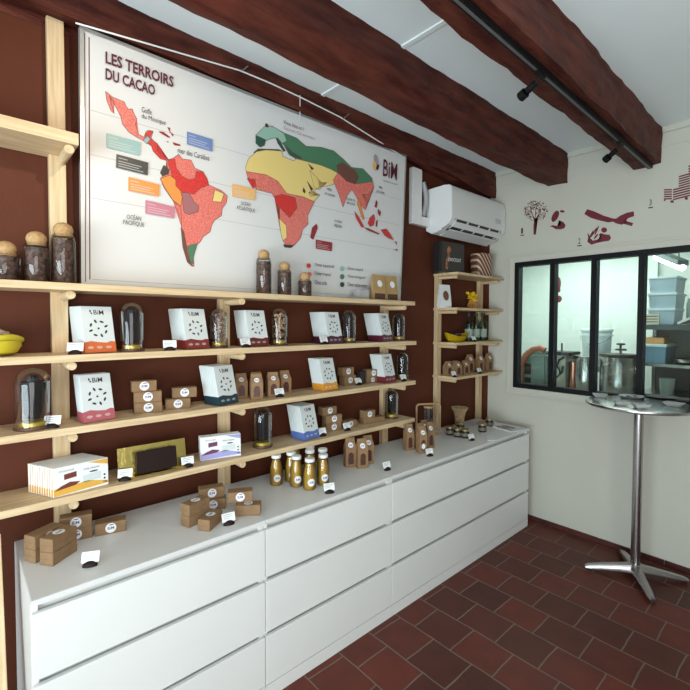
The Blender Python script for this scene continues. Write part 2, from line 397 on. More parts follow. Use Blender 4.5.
# land
area_shape('map_mexico', cA, [[(195, 240), (250, 285), (340, 322), (350, 350), (372, 378), (400, 375), (412, 410), (435, 450), (425, 500), (450, 570), (490, 592), (505, 550), (520, 540), (560, 548), (545, 600), (590, 640), (597, 690), (555, 665), (490, 622), (430, 590), (375, 555), (325, 492), (312, 435), (262, 335), (247, 300), (225, 275), (240, 340), (262, 410), (238, 392), (205, 310)]], SALM)
area_shape('map_central_america', cB, [[(280, 20), (300, 2), (315, 5), (300, 30), (318, 52), (335, 60), (333, 92), (350, 112), (380, 125), (372, 132), (345, 124), (315, 92), (306, 66), (285, 50)]], RED)
area_shape('map_guatemala', cB, [[(272, 45), (290, 25), (303, 40), (288, 60)]], TEA)
area_shape('map_islands', cA, [[(600, 545), (640, 552), (690, 590), (690, 600), (640, 565)], [(668, 515), (690, 520), (690, 560)]], MRN)
area_shape('map_antilles', cB, [[(338, 8), (360, 10), (385, 28), (380, 34), (350, 16)], [(398, 52), (430, 62), (434, 70), (405, 66)], [(370, 48), (382, 50), (380, 56)], [(385, 4), (404, 22), (398, 28)]], MRN)
area_shape('map_south_america', cB, [[(372, 130), (400, 122), (425, 105), (440, 125), (478, 130), (495, 165), (530, 180), (545, 210), (550, 235), (610, 262), (635, 285), (630, 315), (612, 340), (610, 370), (580, 388), (568, 410), (560, 440), (530, 460), (520, 480), (500, 498), (485, 560), (492, 588), (470, 575), (445, 500), (437, 420), (435, 335), (400, 305), (362, 250), (345, 210), (365, 190), (388, 165)]], SALM)
area_shape('map_amazon', cB, [[(378, 130), (408, 125), (415, 165), (440, 200), (470, 215), (495, 210), (500, 180), (530, 180), (548, 210), (555, 238), (520, 250), (490, 278), (440, 268), (412, 240), (395, 195), (388, 165)]], RED)
area_shape('map_peru', cB, [[(345, 210), (385, 195), (412, 215), (412, 240), (432, 262), (440, 290), (434, 328), (400, 303), (367, 252)]], ORA)
area_shape('map_ecuador', cB, [[(345, 185), (360, 152), (385, 172), (380, 190), (355, 200)]], DRK)
area_shape('map_bolivia', cB, [[(438, 270), (472, 272), (490, 310), (510, 325), (508, 352), (470, 365), (447, 355)]], MAU)
area_shape('map_bahia', cB, [[(580, 258), (620, 275), (608, 312), (570, 308)]], YEL)
area_shape('map_chile', cB, [[(434, 420), (447, 440), (468, 555), (485, 590), (462, 570), (442, 505)]], BRN)
area_shape('map_patagonia', cB, [[(462, 500), (505, 490), (488, 550), (490, 578), (474, 570)]], GRN)
area_shape('map_steppe', cC, [[(150, 95), (195, 120), (240, 138), (275, 168), (330, 172), (375, 185), (410, 215), (440, 245), (482, 250), (515, 285), (516, 300), (460, 305), (420, 295), (390, 268), (330, 240), (280, 228), (238, 215), (212, 198), (195, 165), (160, 130)]], GRN)
area_shape('map_europe', cC, [[(112, 108), (130, 92), (160, 100), (195, 122), (204, 150), (188, 158), (172, 138), (150, 140), (128, 148), (92, 128), (98, 122)]], LGR)
area_shape('map_iberia', cC, [[(92, 128), (128, 145), (124, 165), (108, 172), (92, 158)], [(165, 138), (180, 150), (200, 185), (193, 188), (172, 158)], [(200, 165), (225, 190), (262, 212), (250, 215), (215, 198)], [(84, 192), (100, 178), (175, 180), (188, 186), (95, 192)]], DGR)
area_shape('map_north_africa', cC, [[(55, 245), (65, 215), (95, 188), (130, 182), (186, 186), (190, 205), (230, 222), (240, 214), (285, 226), (330, 238), (365, 252), (398, 270), (388, 300), (360, 312), (330, 315), (300, 332), (285, 335), (290, 350), (325, 345), (300, 372), (280, 372), (255, 350), (200, 342), (170, 295), (58, 265)], [(288, 255), (330, 300), (350, 300), (325, 325), (305, 320)]], YEL)
area_shape('map_africa', cC, [[(57, 260), (130, 272), (172, 295), (205, 340), (265, 352), (305, 370), (280, 420), (282, 450), (262, 470), (255, 500), (235, 525), (205, 532), (190, 510), (180, 470), (178, 390), (160, 355), (150, 340), (95, 325), (65, 290)]], SALM)
area_shape('map_congo', cC, [[(160, 350), (190, 343), (235, 355), (242, 392), (215, 428), (192, 405), (165, 378)]], RED)
area_shape('map_guinea', cC, [[(60, 285), (90, 290), (92, 312), (82, 322)]], RED)
area_shape('map_ghana', cC, [[(92, 315), (108, 318), (112, 328), (95, 325)]], ORA)
area_shape('map_namibia', cC, [[(176, 430), (202, 455), (205, 500), (190, 512), (182, 480)]], YEL)
area_shape('map_cape', cC, [[(192, 525), (230, 528), (220, 537), (196, 535)], [(265, 318), (272, 330), (270, 340), (262, 332)], [(278, 295), (300, 325), (292, 330)], [(282, 232), (302, 250), (295, 255)]], DRK)
area_shape('map_madagascar', cC, [[(312, 450), (316, 465), (300, 507), (290, 500), (296, 465)]], MRN)
area_shape('map_india', cC, [[(372, 292), (390, 265), (425, 297), (460, 305), (516, 297), (520, 320), (500, 345), (478, 343), (495, 375), (490, 400), (474, 385), (455, 350), (440, 325), (424, 345), (408, 390), (392, 340)]], SALM)
area_shape('map_tibet', cC, [[(385, 238), (405, 228), (430, 245), (452, 257), (466, 280), (452, 306), (420, 295), (392, 265)]], BRN)
area_shape('map_malaya', cC, [[(462, 355), (470, 375), (486, 432), (480, 435), (460, 380)]], ORA)
area_shape('map_sumatra', cC, [[(450, 405), (465, 425), (485, 462), (475, 462), (456, 430)], [(498, 448), (505, 428), (520, 415), (524, 430), (520, 455), (506, 460)], [(545, 472), (565, 468), (580, 488), (592, 508), (575, 503), (560, 492)]], RED)
area_shape('map_java', cC, [[(483, 462), (500, 466), (540, 485), (538, 490), (498, 474)], [(528, 363), (534, 372), (530, 393), (522, 388)], [(535, 395), (546, 408), (542, 424), (534, 412)], [(528, 440), (534, 436), (532, 462), (526, 458)], [(596, 515), (602, 513), (604, 530)], [(597, 543), (605, 540), (604, 550)]], MRN)
# caption boxes with pale lines of small print
def plaque(c, tl, tr, brr, bl, m, nm):
    o = area_shape(nm, c, [[tl, tr, brr, bl]], m)
    a = [Vector(p) for p in (tl, tr, brr, bl)]; LAY[0] += 1; bm = newbm(); off = .0006+.0002*LAY[0]
    for j, (t, w) in enumerate(((.20, .35), (.44, .80), (.62, .72), (.80, .86))):
        L0 = a[0].lerp(a[3], t); R0 = a[1].lerp(a[2], t); L1 = a[0].lerp(a[3], t+.07); R1 = a[1].lerp(a[2], t+.07)
        q = [L0.lerp(R0, .07), L0.lerp(R0, w), L1.lerp(R1, w), L1.lerp(R1, .07)]
        flat(bm, [onB(*c(p))+bn*off for p in q])
    obj('caption_lines', bm, mat('print_line_'+nm, tuple(min(.8, x*.5+.3) for x in m.node_tree.nodes['Principled BSDF'].inputs[0].default_value[:3]), .4), o)
plaque(cB, (113, 15), (258, 55), (256, 112), (113, 75), TEA, 'teal_caption')
plaque(cB, (155, 105), (292, 142), (290, 197), (153, 163), DRK, 'dark_caption')
plaque(cB, (207, 203), (340, 237), (338, 288), (206, 262), LOR if False else ORA, 'orange_caption')
plaque(cB, (280, 303), (407, 333), (404, 382), (280, 360), PNK, 'pink_caption')
plaque(cB, (458, 8), (568, 42), (568, 95), (458, 62), BLU, 'blue_caption')
plaque(cC, (5, 305), (88, 325), (88, 365), (5, 350), LOR, 'pale_orange_caption')
plaque(cC, (308, 507), (368, 518), (366, 550), (308, 540), MRN, 'maroon_caption')
# latitude lines, lettering, legend
LAY[0] += 1
bm = newbm(); off = .0004
for u, v in ((84, 108.3), (84.6, 153.2), (87, 197.3)):
    s = (onB(u, v)-BP).dot(bup)
    flat(bm, [bpt(.03, s, off), bpt(BW-.03, s, off), bpt(BW-.03, s+.0016, off), bpt(.03, s+.0016, off)])
s = .03; flat(bm, [bpt(.04, s, off), bpt(BW-.04, s, off), bpt(BW-.04, s+.002, off), bpt(.04, s+.002, off)])
obj('latitude_lines', bm, col('print_grey', (.35, .33, .34)), bd)
bm = newbm(); flat(bm, [bpt(.030, .03, off), bpt(.034, .03, off), bpt(.034, BH-.03, off), bpt(.030, BH-.03, off)]); flat(bm, [bpt(.014, 0.02, off), bpt(.018, 0.02, off), bpt(.018, BH-.02, off), bpt(.014, BH-.02, off)]); obj('border_line', bm, INK, bd)
def btext(s, u, v, u2, hpx, name, m=INKB, bold=False):
    O = onB(u, v); P2 = onB(u2, v); w = abs(P2.y-O.y); O2 = onB(u, v-hpx); h = (O2-O).dot(bup)
    bm = newbm(); add_text(bm, s, O+bn*.009, (0, 1, 0), bup, w, h, bold); obj(name, bm, m, bd)
btext('LES TERROIRS', 105, 64, 173, 12.2, 'title', INK, 2)
btext('DU CACAO', 105, 80, 154.5, 11.6, 'title', INK, 2)
btext('Golfe', 141, 112.5, 151, 5.5, 'sea_name'); btext('du Mexique', 141, 119.8, 165, 6.0, 'sea_name'); btext('mer des Caraïbes', 177, 153, 208.5, 5.4, 'sea_name')
btext('OCÉAN', 126.2, 219, 140.5, 5.6, 'sea_name'); btext('PACIFIQUE', 122.5, 225, 143.5, 5.2, 'sea_name')
btext('OCÉAN', 240, 205, 249.5, 4.6, 'sea_name'); btext('ATLANTIQUE', 235.8, 210, 254, 4.4, 'sea_name')
btext('Vous êtes ici !', 282.5, 124, 303, 4, 'caption_text', INK); btext('Saint-Quentin', 282.5, 130, 314, 3.6, 'caption_text', col('print_grey', (0, 0, 0)))
btext('MER', 326, 190.5, 331, 2.6, 'sea_name'); btext("D'OMAN", 324, 195, 334, 2.6, 'sea_name'); btext('GOLFE DU', 345.5, 200, 354.5, 2.4, 'sea_name'); btext('BENGALE', 346, 204, 354, 2.4, 'sea_name')
btext('OCÉAN', 333.5, 222, 341, 3, 'sea_name'); btext('INDIEN', 333.5, 227, 341, 3, 'sea_name'); btext('MER', 378, 188.5, 381.5, 2.4, 'sea_name'); btext('DE CHINE', 375.5, 192.5, 383.5, 2.4, 'sea_name')
for i, s in enumerate(('Climat équatorial', 'Climat tropical', 'Climat aride')): btext(s, 313.5, 267+i*8.6, (333, 330, 326)[i], 4.2, 'legend_text')
for i, s in enumerate(('Climat tempéré', 'Climat montagnard', 'Climat méditerranéen')): btext(s, 346.5, 270.5+i*7.8, (362, 364, 366)[i], 3.8, 'legend_text')
btext('BiM', 382, 176, 396, 17, 'logo_letters', INK, True)
bm = newbm(); O = onB(382.5, 181); w = onB(397, 181).y-O.y; flat(bm, [O+bn*.006, O+bn*.006+Vector((0, w, 0)), O+bn*.006+Vector((0, w, 0))+bup*.006, O+bn*.006+bup*.006]); obj('logo_letters', bm, col('print_grey', (0, 0, 0)), bd)
def blob(c, u, v, a, b_, rot, m, nm):
    cc = onB(u, v); k = (onB(u+1, v)-cc).length; ca, sa = math.cos(rot), math.sin(rot)
    A = (Vector((0, 1, 0))*ca+bup*sa)*a*k; B = (bup*ca-Vector((0, 1, 0))*sa)*b_*k; LAY[0] += 1
    bm = newbm(); ellipse(bm, cc+bn*(.0006+.0002*LAY[0]), A, B); obj(nm, bm, m, bd)
blob(None, 375, 160, 2.2, 3.6, .3, col('print_grey', (0, 0, 0)), 'logo_leaf'); blob(None, 373.5, 166, 1.7, 3.2, .1, LOR, 'logo_leaf'); blob(None, 376.5, 167.5, 1.2, 2.2, -.4, INKB, 'logo_leaf')
for u, v, m in ((307.7, 265.8, RED), (308.5, 274.3, SALM), (308.8, 283, YEL), (341, 268.7, LGR), (341, 276.8, GRN), (341, 284.6, DRK)): blob(None, u, v, 2.2, 1.9, 0, m, 'legend_dot')
blob(None, 265.5, 126, 1.6, 1.6, 0, INK, 'map_pin')
# white cable from corner to corner of the board over hooks on the beam
bm = newbm(); P = [onX(u, v, x) for u, v, x in ((76, 23, .110), (100, 30, .17), (140, 41.5, .17), (190, 56, .17), (240, 70.5, .17), (270, 83, .17), (300, 97, .17), (340, 117, .17), (372, 137, .15), (402, 156, .112))]
tube(bm, P, .0035, 8); cab = tag(obj('hanging_cable', bm, PLASTIC, smooth=True), 'thin white cable slung along the beam above the map board', 'cable')
bm = newbm(); tube(bm, [onX(300, 95, .17), onX(300, 118.5, .112)], .002, 6); obj('drop_wire', bm, PLASTIC, cab)
for u, v, du, dv, w in ((242, 71, 6, -5, 'nearer'), (343, 119, 6, -5, 'farther')):
    bm = newbm(); tube(bm, [onX(u, v, .173), onX(u+du, v+dv, .146)], .0028, 8)
    tag(obj('cable_hook', bm, mat('dull_metal', (.35, .33, .32), .4, metal=.8)), 'small metal hook on the beam holding the white cable, the %s of the two' % w, 'hook')

# ================================================================ AIR CONDITIONER
prof = [(.004, 2.312), (.004, 2.622), (.170, 2.626), (.215, 2.618), (.232, 2.600), (.236, 2.560), (.236, 2.395), (.226, 2.362), (.200, 2.334), (.195, 2.334), (.150, 2.304), (.06, 2.282)]
ac = thing('air_conditioner', 'white split air conditioner high on the brown wall beside the corner', 'air conditioner', (0, 0, 0))
AY0, AY1 = -.665, .115
bm = newbm(); prism(bm, prof, AY0, AY1, 'Y'); bmesh.ops.bevel(bm, geom=[e for e in bm.edges if abs(e.verts[0].co.y-e.verts[1].co.y) < 1e-6], offset=.006, segments=2, affect='EDGES')
obj('body', bm, PLASTIC, ac, True)
bm = newbm(); prism(bm, [(.2345, 2.376), (.2265, 2.3605), (.2000, 2.3325), (.150, 2.3020), (.146, 2.308), (.19, 2.345), (.214, 2.385)], AY0+.05, AY1-.06, 'Y')
obj('air_outlet', bm, mat('outlet_shadow_grey', (.05, .05, .055), .6), ac)
bm = newbm(); prism(bm, [(.2335, 2.356), (.2375, 2.352), (.2060, 2.322), (.2010, 2.326)], AY0+.055, AY1-.065, 'Y'); obj('vane', bm, PLASTIC, ac)
for i in range(5):
    y = AY0+.052+i*.158; bm = newbm(); prism(bm, [(.2365, 2.372), (.2275, 2.357), (.2015, 2.331), (.172, 2.314), (.176, 2.33), (.198, 2.344), (.214, 2.370)], y, y+.020, 'Y'); obj('louvre', bm, PLASTIC, ac)
bm = newbm(); prism(bm, [(.182, 2.300), (.190, 2.306), (.100, 2.268), (.094, 2.274)], AY0+.05, AY1-.06, 'Y'); obj('flap', bm, PLASTIC, ac)
bm = newbm(); box(bm, .2362, .2368, AY1-.16, AY1-.07, 2.43, 2.47); obj('display', bm, mat('pale_grey_plastic', (.55, .57, .60), .3), ac)
bm = rbox(0.004, .045, -.868, -.762, 2.335, 2.742, .004); cd = tag(obj('cable_trunking', bm, PLASTIC), 'white vertical cable trunking on the brown wall left of the air conditioner', 'trunking')
bm = newbm(); box(bm, .004, .044, -.7615, -.669, 2.335, 2.40); obj('side_trunking', bm, PLASTIC, cd)
bm = newbm(); P = [Vector((.028, -.735+.040*math.sin(t), 2.66-.25*t/math.pi)) for t in [i*math.pi/10 for i in range(11)]]
tube(bm, P, .020, 12); obj('refrigerant_hose', bm, mat('grey_white_hose', (.38, .38, .38), .6), cd, True)

# ================================================================ TRACK WITH SPOTLIGHTS
tr = thing('lighting_track', 'black lighting track under the right-hand beam', 'lighting track', (0, 0, 0))
bm = newbm(); box(bm, 1.257, 1.284, -4.3, .10, 2.642, 2.668); obj('track_profile', bm, BLACK, tr)
bm = newbm(); box(bm, 1.265, 1.276, -4.28, .08, 2.6405, 2.6425); obj('track_slot', bm, mat('slot_grey', (.10, .10, .10), .4), tr)
def spot(y, aim, label, power):
    t = thing('track_spotlight', label, 'spotlight', (1.270, y, 2.644), 0, 'black spotlights on the track'); t.scale = (.66, .66, .66)
    bm = newbm(); box(bm, -.016, .016, -.05, .05, -.022, 0); obj('adapter', bm, BLACK, t)
    bm = newbm(); tube(bm, [(0, 0, -.022), (-.01, 0, -.045), (-.028, 0, -.058)], .006, 8); obj('stem', bm, BLACK, t)
    d = Vector(aim).normalized(); M = Matrix.Translation((-.028, 0, -.058)) @ d.to_track_quat('Z', 'Y').to_matrix().to_4x4()
    bm = newbm(); lathe(bm, [(.021, 0), (.0225, .003), (.0225, .062), (.018, .066)], 22, M=M); obj('driver_barrel', bm, BLACK, t, True)
    bm = newbm(); lathe(bm, [(.010, .066), (.010, .082)], 16, M=M); obj('neck', bm, CHROME, t, True)
    bm = newbm(); lathe(bm, [(.024, .080), (.032, .084), (.032, .125), (.028, .125), (.026, .105), (.0, .105)], 24, M=M, cap=False); obj('lamp_head', bm, BLACK, t, True)
    bm = newbm(); lathe(bm, [(.025, .108), (0, .1085)], 20, M=M, cap=False); obj('bulb', bm, mat('bulb_glass_'+('on' if power else 'off'), (1, .9, .75), .3, emit=3 if power else .0001), t)
    if power:
        l = bpy.data.lights.new('spot', 'SPOT'); l.energy = power; l.color = (1, .80, .58); l.spot_size = R(110); l.spot_blend = 1; l.shadow_soft_size = .02
        o = bpy.data.objects.new('lamp_light', l); COL.objects.link(o); o.parent = t; o.matrix_local = M @ Matrix.Translation((0, 0, .13)) @ Matrix.Rotation(R(180), 4, 'X')
spot(-1.55, (-.85, .32, -.18), 'nearer black spotlight on the lighting track, pointing to the map', 0)
spot(-.52, (-.80, .40, -.35), 'farther black spotlight on the lighting track, close to the back wall', 0)
spot(-2.74, (-1.15, -.30, -.50), 'black spotlight on the track lighting the near end of the shelving', 30)

# ================================================================ WALL DECALS (prints on the back wall)
dy = YW-.0008
DEC = mat('decal_dark_red', (.150, .010, .022), .5)
def dpt(u, v, off=0): p = onY(u, v, dy-off); return p
def decal(nm, label, crops, group='printed drawings on the back wall'):
    """crops: list of (transform, list of polygons)"""
    bm = newbm()
    for c, polys in crops:
        for poly in polys: flat(bm, [dpt(*c(p)) for p in poly])
    bmesh.ops.triangulate(bm, faces=list(bm.faces))
    return tag(obj(nm, bm, DEC), label, 'wall decal', group)
cT = crop(515, 190, 55/690); cK = crop(575, 200, 60/690); cR = crop(630, 150, 60/690)
tree = [[(232, 560), (262, 560), (258, 500), (255, 440), (262, 380), (290, 330), (282, 325), (252, 365), (235, 330), (225, 335), (240, 385), (232, 440), (240, 480)]]
rnd = random.Random(3)
for i in range(175):
    a = rnd.uniform(0, 6.283); r = math.sqrt(rnd.uniform(.02, 1)); x = 262+150*r*math.cos(a); y = 262+125*r*math.sin(a)
    if y > 300 and abs(x-255) < 28: continue
    t = rnd.uniform(0, 3.14); L = rnd.uniform(10, 17); wd = L*.42
    tree.append([(x+L*math.cos(t), y+L*math.sin(t)), (x-wd*math.sin(t), y+wd*math.cos(t)), (x-L*math.cos(t), y-L*math.sin(t)), (x+wd*math.sin(t), y-wd*math.cos(t))])
for x2, y2 in ((150, 340), (350, 330), (200, 250), (330, 240), (265, 200)): tree.append([(243, 400), (253, 400), (x2+4, y2), (x2-4, y2)])
decal('tree_decal', 'dark red cocoa tree drawing on the back wall, beside number 1', [(cT, tree)])
def ell(cx, cy, a, b_, rot, n=18): return [(cx+a*math.cos(t)*math.cos(rot)-b_*math.sin(t)*math.sin(rot), cy+a*math.cos(t)*math.sin(rot)+b_*math.sin(t)*math.cos(rot)) for t in [2*math.pi*i/n for i in range(n)]]
decal('pod_decal', 'dark red cocoa pod drawing right of the tree on the back wall', [(cT, [ell(505, 330, 78, 38, -1.1), ell(592, 268, 30, 16, .1), [(435, 458), (475, 440), (530, 452), (575, 440), (575, 410), (540, 390), (555, 380), (605, 400), (635, 440), (620, 480), (570, 495), (510, 490), (470, 465)]])])
decal('knife_decal', 'dark red drawing of a hand-held machete splitting a pod, back wall above number 2', [(cK, [[(105, 160), (140, 105), (220, 130), (330, 180), (430, 210), (470, 215), (520, 180), (600, 145), (675, 130), (680, 185), (610, 210), (570, 232), (620, 250), (670, 265), (655, 300), (560, 275), (540, 285), (470, 268), (440, 250), (380, 258), (280, 235), (180, 205)]])])
bn_ = [[(140, 480), (150, 440), (200, 468), (290, 445), (300, 425), (270, 400), (300, 380), (340, 395), (400, 400), (415, 440), (390, 470), (330, 478), (250, 495), (190, 515)]]
for x, y, a, b_, r_ in ((160, 420, 42, 9, 1.2), (185, 400, 60, 8, -1.1), (215, 375, 70, 9, -1.0), (250, 350, 62, 9, -1.15), (240, 420, 40, 10, -.9), (335, 345, 34, 30, 0), (175, 450, 34, 8, .6)): bn_.append(ell(x, y, a, b_, r_))
decal('beans_decal', 'dark red drawing of an opened cocoa pod with beans, back wall beside number 2', [(cK, bn_)])
st = []
def slat(x0, x1, yb0, yb1, n, h):
    for i in range(n):
        a = yb0+i*h; b2 = yb1+i*h
        st.append([(x0, a), (x1, b2), (x1, b2+h*.62), (x0, a+h*.62)])
slat(390, 482, 450, 448, 5, 26); slat(495, 690, 450, 400, 5, 28); slat(560, 690, 300, 262, 5, 27); slat(672, 800, 180, 150, 4, 30)
st += [[(388, 570), (408, 572), (408, 588), (388, 586)], [(465, 580), (503, 580), (503, 608), (465, 606)], [(630, 545), (665, 540), (665, 570), (630, 572)]]
decal('crates_decal', 'dark red stepped crates drawing beside number 3 on the back wall', [(cR, st)])
def number(s, u, v, u2, h, label):
    O = dpt(u, v); O2 = dpt(u2, v); H2 = dpt(u, v-h); bm = newbm(); w = O2.x-O.x; hh = H2.z-O.z
    add_text(bm, s, O+Vector((w*.2, 0, .018)), (1, 0, 0), (0, 0, 1), w*.5, hh*.72, True); flat(bm, [O, O+Vector((w, 0, 0)), O+Vector((w, 0, .008)), O+Vector((0, 0, .008))])
    tag(obj('number_decal', bm, INKB), label, 'wall decal', 'printed numbers on the back wall')
number('1', 520.3, 236, 524, 7.5, 'dark printed number 1 below the tree drawing on the back wall'); number('2', 577.3, 246.5, 581.8, 8, 'dark printed number 2 left of the cocoa beans drawing'); number('3', 648.3, 208.5, 653, 8.5, 'dark printed number 3 left of the stepped crates drawing')

# ================================================================ HIGH TABLE
TX, TY = 1.305, -.160
tb = thing('bistro_table', 'tall round steel bistro table in front of the glazed partition', 'table', (TX, TY, 0))
bm = newbm(); lathe(bm, [(0, 1.082), (.25, 1.082), (.285, 1.086), (.298, 1.092), (.300, 1.100), (.298, 1.106), (.29, 1.108), (0, 1.108)], 64, cap=False); obj('tabletop', bm, CHROME, tb, True)
bm = newbm(); lathe(bm, [(.027, .055), (.027, 1.082)], 24); lathe(bm, [(.075, 1.070), (.06, 1.0815)], 24); obj('column', bm, CHROME, tb, True)
bm = newbm(); lathe(bm, [(.045, .035), (.050, .055), (.034, .075), (.028, .08)], 24); obj('hub', bm, CHROME, tb, True)
for k, ang in enumerate((212, 302, 32, 122)):
    a = R(ang); L = .29 if ang != 122 else .285; bm = newbm(); d = Vector((math.cos(a), math.sin(a), 0)); s = Vector((-d.y, d.x, 0)); prev = None
    for t, w, z0, z1 in ((.02, .036, .030, .078), (.10, .031, .030, .066), (.20, .026, .022, .050), (.27, .022, .014, .036), (L, .014, .014, .028)):
        ring = [bm.verts.new(d*t+s*w*q+Vector((0, 0, z))) for q, z in ((-1, z0), (1, z0), (1, z0*.5+z1*.5), (.55, z1), (-.55, z1), (-1, z0*.5+z1*.5))]
        if prev:
            for i in range(6): bm.faces.new((prev[i], prev[(i+1) % 6], ring[(i+1) % 6], ring[i]))
        else: bm.faces.new(ring)
        prev = ring
    bm.faces.new(prev); lg = obj('leg', bm, CHROME, tb, True)
    bm = newbm(); lathe(bm, [(.014, 0), (.016, .014)], 14, c=(d.x*.268, d.y*.268, 0)); obj('rubber_foot', bm, BLACKP, lg)
def tray(u, v, w, d, h, rz, label, kind='dish'):
    p = onZ(u, v, 1.109); bm = newbm()
    if kind == 'dish':
        t = thing('tasting_dish', label, 'dish', (p.x, p.y, 1.109), rz, 'white dishes on the bistro table')
        s = .62; vs = [(-w*s, -d*s, 0), (w*s, -d*s, 0), (w*s, d*s, 0), (-w*s, d*s, 0), (-w, -d, h), (w, -d, h), (w, d, h), (-w, d, h)]
        vv = [bm.verts.new(q) for q in vs]; bm.faces.new(vv[:4])
        for i in range(4): bm.faces.new((vv[i], vv[(i+1) % 4], vv[4+(i+1) % 4], vv[4+i]))
        bmesh.ops.solidify(bm, geom=list(bm.faces), thickness=.003)
        obj('bowl', bm, PAPER, t)
        bm = newbm(); r2 = random.Random(u)
        for i in range(5):
            a = r2.uniform(-.5, .5)*w; b2 = r2.uniform(-.5, .5)*d; box(bm, a-.006, a+.006, b2-.006, b2+.006, .003, .011)
        obj('chocolate_crumbs', bm, CHOC, t)['kind'] = 'stuff'
tray(600, 397, .045, .030, .022, 20, 'white folded card dish at the left edge of the steel table')
tray(621, 405, .042, .030, .024, 35, 'white card dish at the front of the steel table, left of the column line')
tray(641, 408, .045, .032, .026, 40, 'white card dish at the front of the steel table, over the column')
tray(636, 398, .042, .028, .018, 10, 'white card dish behind the two front dishes on the steel table')
tray(674, 406, .050, .035, .022, -10, 'white card dish at the right end of the steel table')
pl_ = onZ(650, 397, 1.109); bm = newbm(); lathe(bm, [(.05, 0), (.085, .008), (.088, .010), (.06, .006), (0, .004)], 36, c=(0, 0, 0))
o = tag(obj('black_plate', bm, BLACKP, smooth=True), 'round black plate under the back dish on the steel table', 'plate'); o.location = (pl_.x+.06, pl_.y+.02, 1.109)
bm = newbm(); lathe(bm, [(.055, 0), (.075, .012), (.073, .013), (.05, .004), (0, .003)], 32, cap=False)
o = tag(obj('white_saucer', bm, PAPER, smooth=True), 'white saucer of chocolate pieces at the back of the steel table', 'saucer'); q = onZ(648, 393, 1.109); o.location = (q.x-.02, min(q.y, TY+.2), 1.109)
bm = newbm()
for i in range(9): a = rnd.uniform(-.035, .035); b2 = rnd.uniform(-.035, .035); box(bm, a-.008, a+.008, b2-.006, b2+.006, .004, .014)
o2 = obj('chocolate_pieces', bm, CHOC, o); o2['kind'] = 'stuff'

# ================================================================ KITCHEN BEHIND THE GLASS
KW = mat('kitchen_wall', (.74, .80, .76), .6, var=.03, vscale=2)
KX0, KX1, KY1, KZ = -.75, 2.9, 2.25, 2.55
bm = newbm(); box(bm, KX0-.1, KX1+.1, KY1, KY1+.1, -.1, KZ+.1); struct('wall_kitchen_back', bm, KW)
bm = newbm(); box(bm, KX0-.1, KX0, YW+T, KY1, -.1, KZ+.1); struct('wall_kitchen_left', bm, KW)
bm = newbm(); box(bm, KX1, KX1+.1, YW+T, KY1, -.1, KZ+.1); struct('wall_kitchen_right', bm, KW)
bm = newbm(); box(bm, KX0-.1, KX1+.1, YW+T, KY1+.1, KZ, KZ+.1); struct('ceiling_kitchen', bm, KW)
bm = newbm(); box(bm, .78, .86, 2.19, KY1, 0, KZ); struct('trim_4', bm, KW)
# fluorescent lamp
lp = thing('fluorescent_lamp', 'bright fluorescent batten lamp behind the right pane of the partition', 'lamp', (0, 0, 0))
a = onY(656, 257, 1.55); b2 = onY(683, 268, 1.35); d = (b2-a).normalized(); s = Vector((0, 0, 1)).cross(d).normalized()
def bar(bm, a, b2, w, h, up=Vector((0, 0, 1))):
    d = (b2-a).normalized(); s = up.cross(d).normalized()*w; q = up*h
    f = [[bm.verts.new(p+x*s+y*q) for x, y in ((-1, -1), (1, -1), (1, 1), (-1, 1))] for p in (a, b2)]
    bm.faces.new(f[0]); bm.faces.new(f[1])
    for i in range(4): bm.faces.new((f[0][i], f[0][(i+1) % 4], f[1][(i+1) % 4], f[1][i]))
bm = newbm(); bar(bm, a+Vector((0, 0, .045)), b2+Vector((0, 0, .045)), .05, .022); obj('housing', bm, mat('lamp_housing', (.16, .20, .20), .5), lp)
bm = newbm(); tube(bm, [a, b2], .026, 12); obj('tube', bm, mat('lit_tube', (.92, 1, .96), .5, emit=12), lp, True)
bm = newbm()
for p in (a.lerp(b2, .15), a.lerp(b2, .85)): tube(bm, [p+Vector((0, 0, .06)), Vector((p.x, p.y, KZ))], .006, 6)
obj('hanger', bm, mat('lamp_housing', (0, 0, 0)), lp)
# long steel worktop near the glass
def table4(label, nm, cat, x0, x1, y0, y1, z):
    t = thing(nm, label, cat, ((x0+x1)/2, (y0+y1)/2, 0)); w = (x1-x0)/2; d = (y1-y0)/2
    bm = newbm(); box(bm, -w, w, -d, d, z-.035, z); obj('worktop', bm, STEEL, t)
    for sx in (-1, 1):
        for sy in (-1, 1): bm = newbm(); box(bm, sx*(w-.03)-.02, sx*(w-.03)+.02, sy*(d-.03)-.02, sy*(d-.03)+.02, 0, z-.035); obj('leg', bm, STEEL, t)
    return t
table4('steel kitchen worktop just behind the partition', 'kitchen_worktop', 'worktop', -.55, 1.12, .45, 1.08, .93)
GGR = mat('grey_green_plastic', (.20, .27, .245), .5); TERRA = mat('terracotta_hose', (.42, .15, .085), .6)
CRM = mat('cream_enamel', (.48, .50, .42), .4)
# machine with the terracotta hose
t = thing('grinding_machine', 'grey green box machine behind the leftmost pane', 'machine', (.245, .76, .93))
bm = rbox(-.10, .13, -.12, .12, 0, .40, .018, 3); obj('body', bm, GGR, t, True)
bm = rbox(-.085, .115, -.10, .10, .40, .425, .01); obj('lid', bm, mat('pale_green_plastic', (.30, .40, .37), .5), t)
bm = newbm(); box(bm, -.07, -.01, -.1235, -.12, .20, .30); box(bm, -.07, -.01, -.1235, -.12, .12, .17); obj('control_panel', bm, BLACKP, t)
P = [onY(u, v, .60) for u, v in ((520, 388), (520, 375), (521.5, 364), (526, 355), (533, 349.5), (540, 348), (545, 350.5))]
bm = newbm(); tube(bm, P, .028, 14); ho = tag(obj('suction_hose', bm, TERRA, smooth=True), 'thick terracotta hose arching over the grey green machine', 'hose')
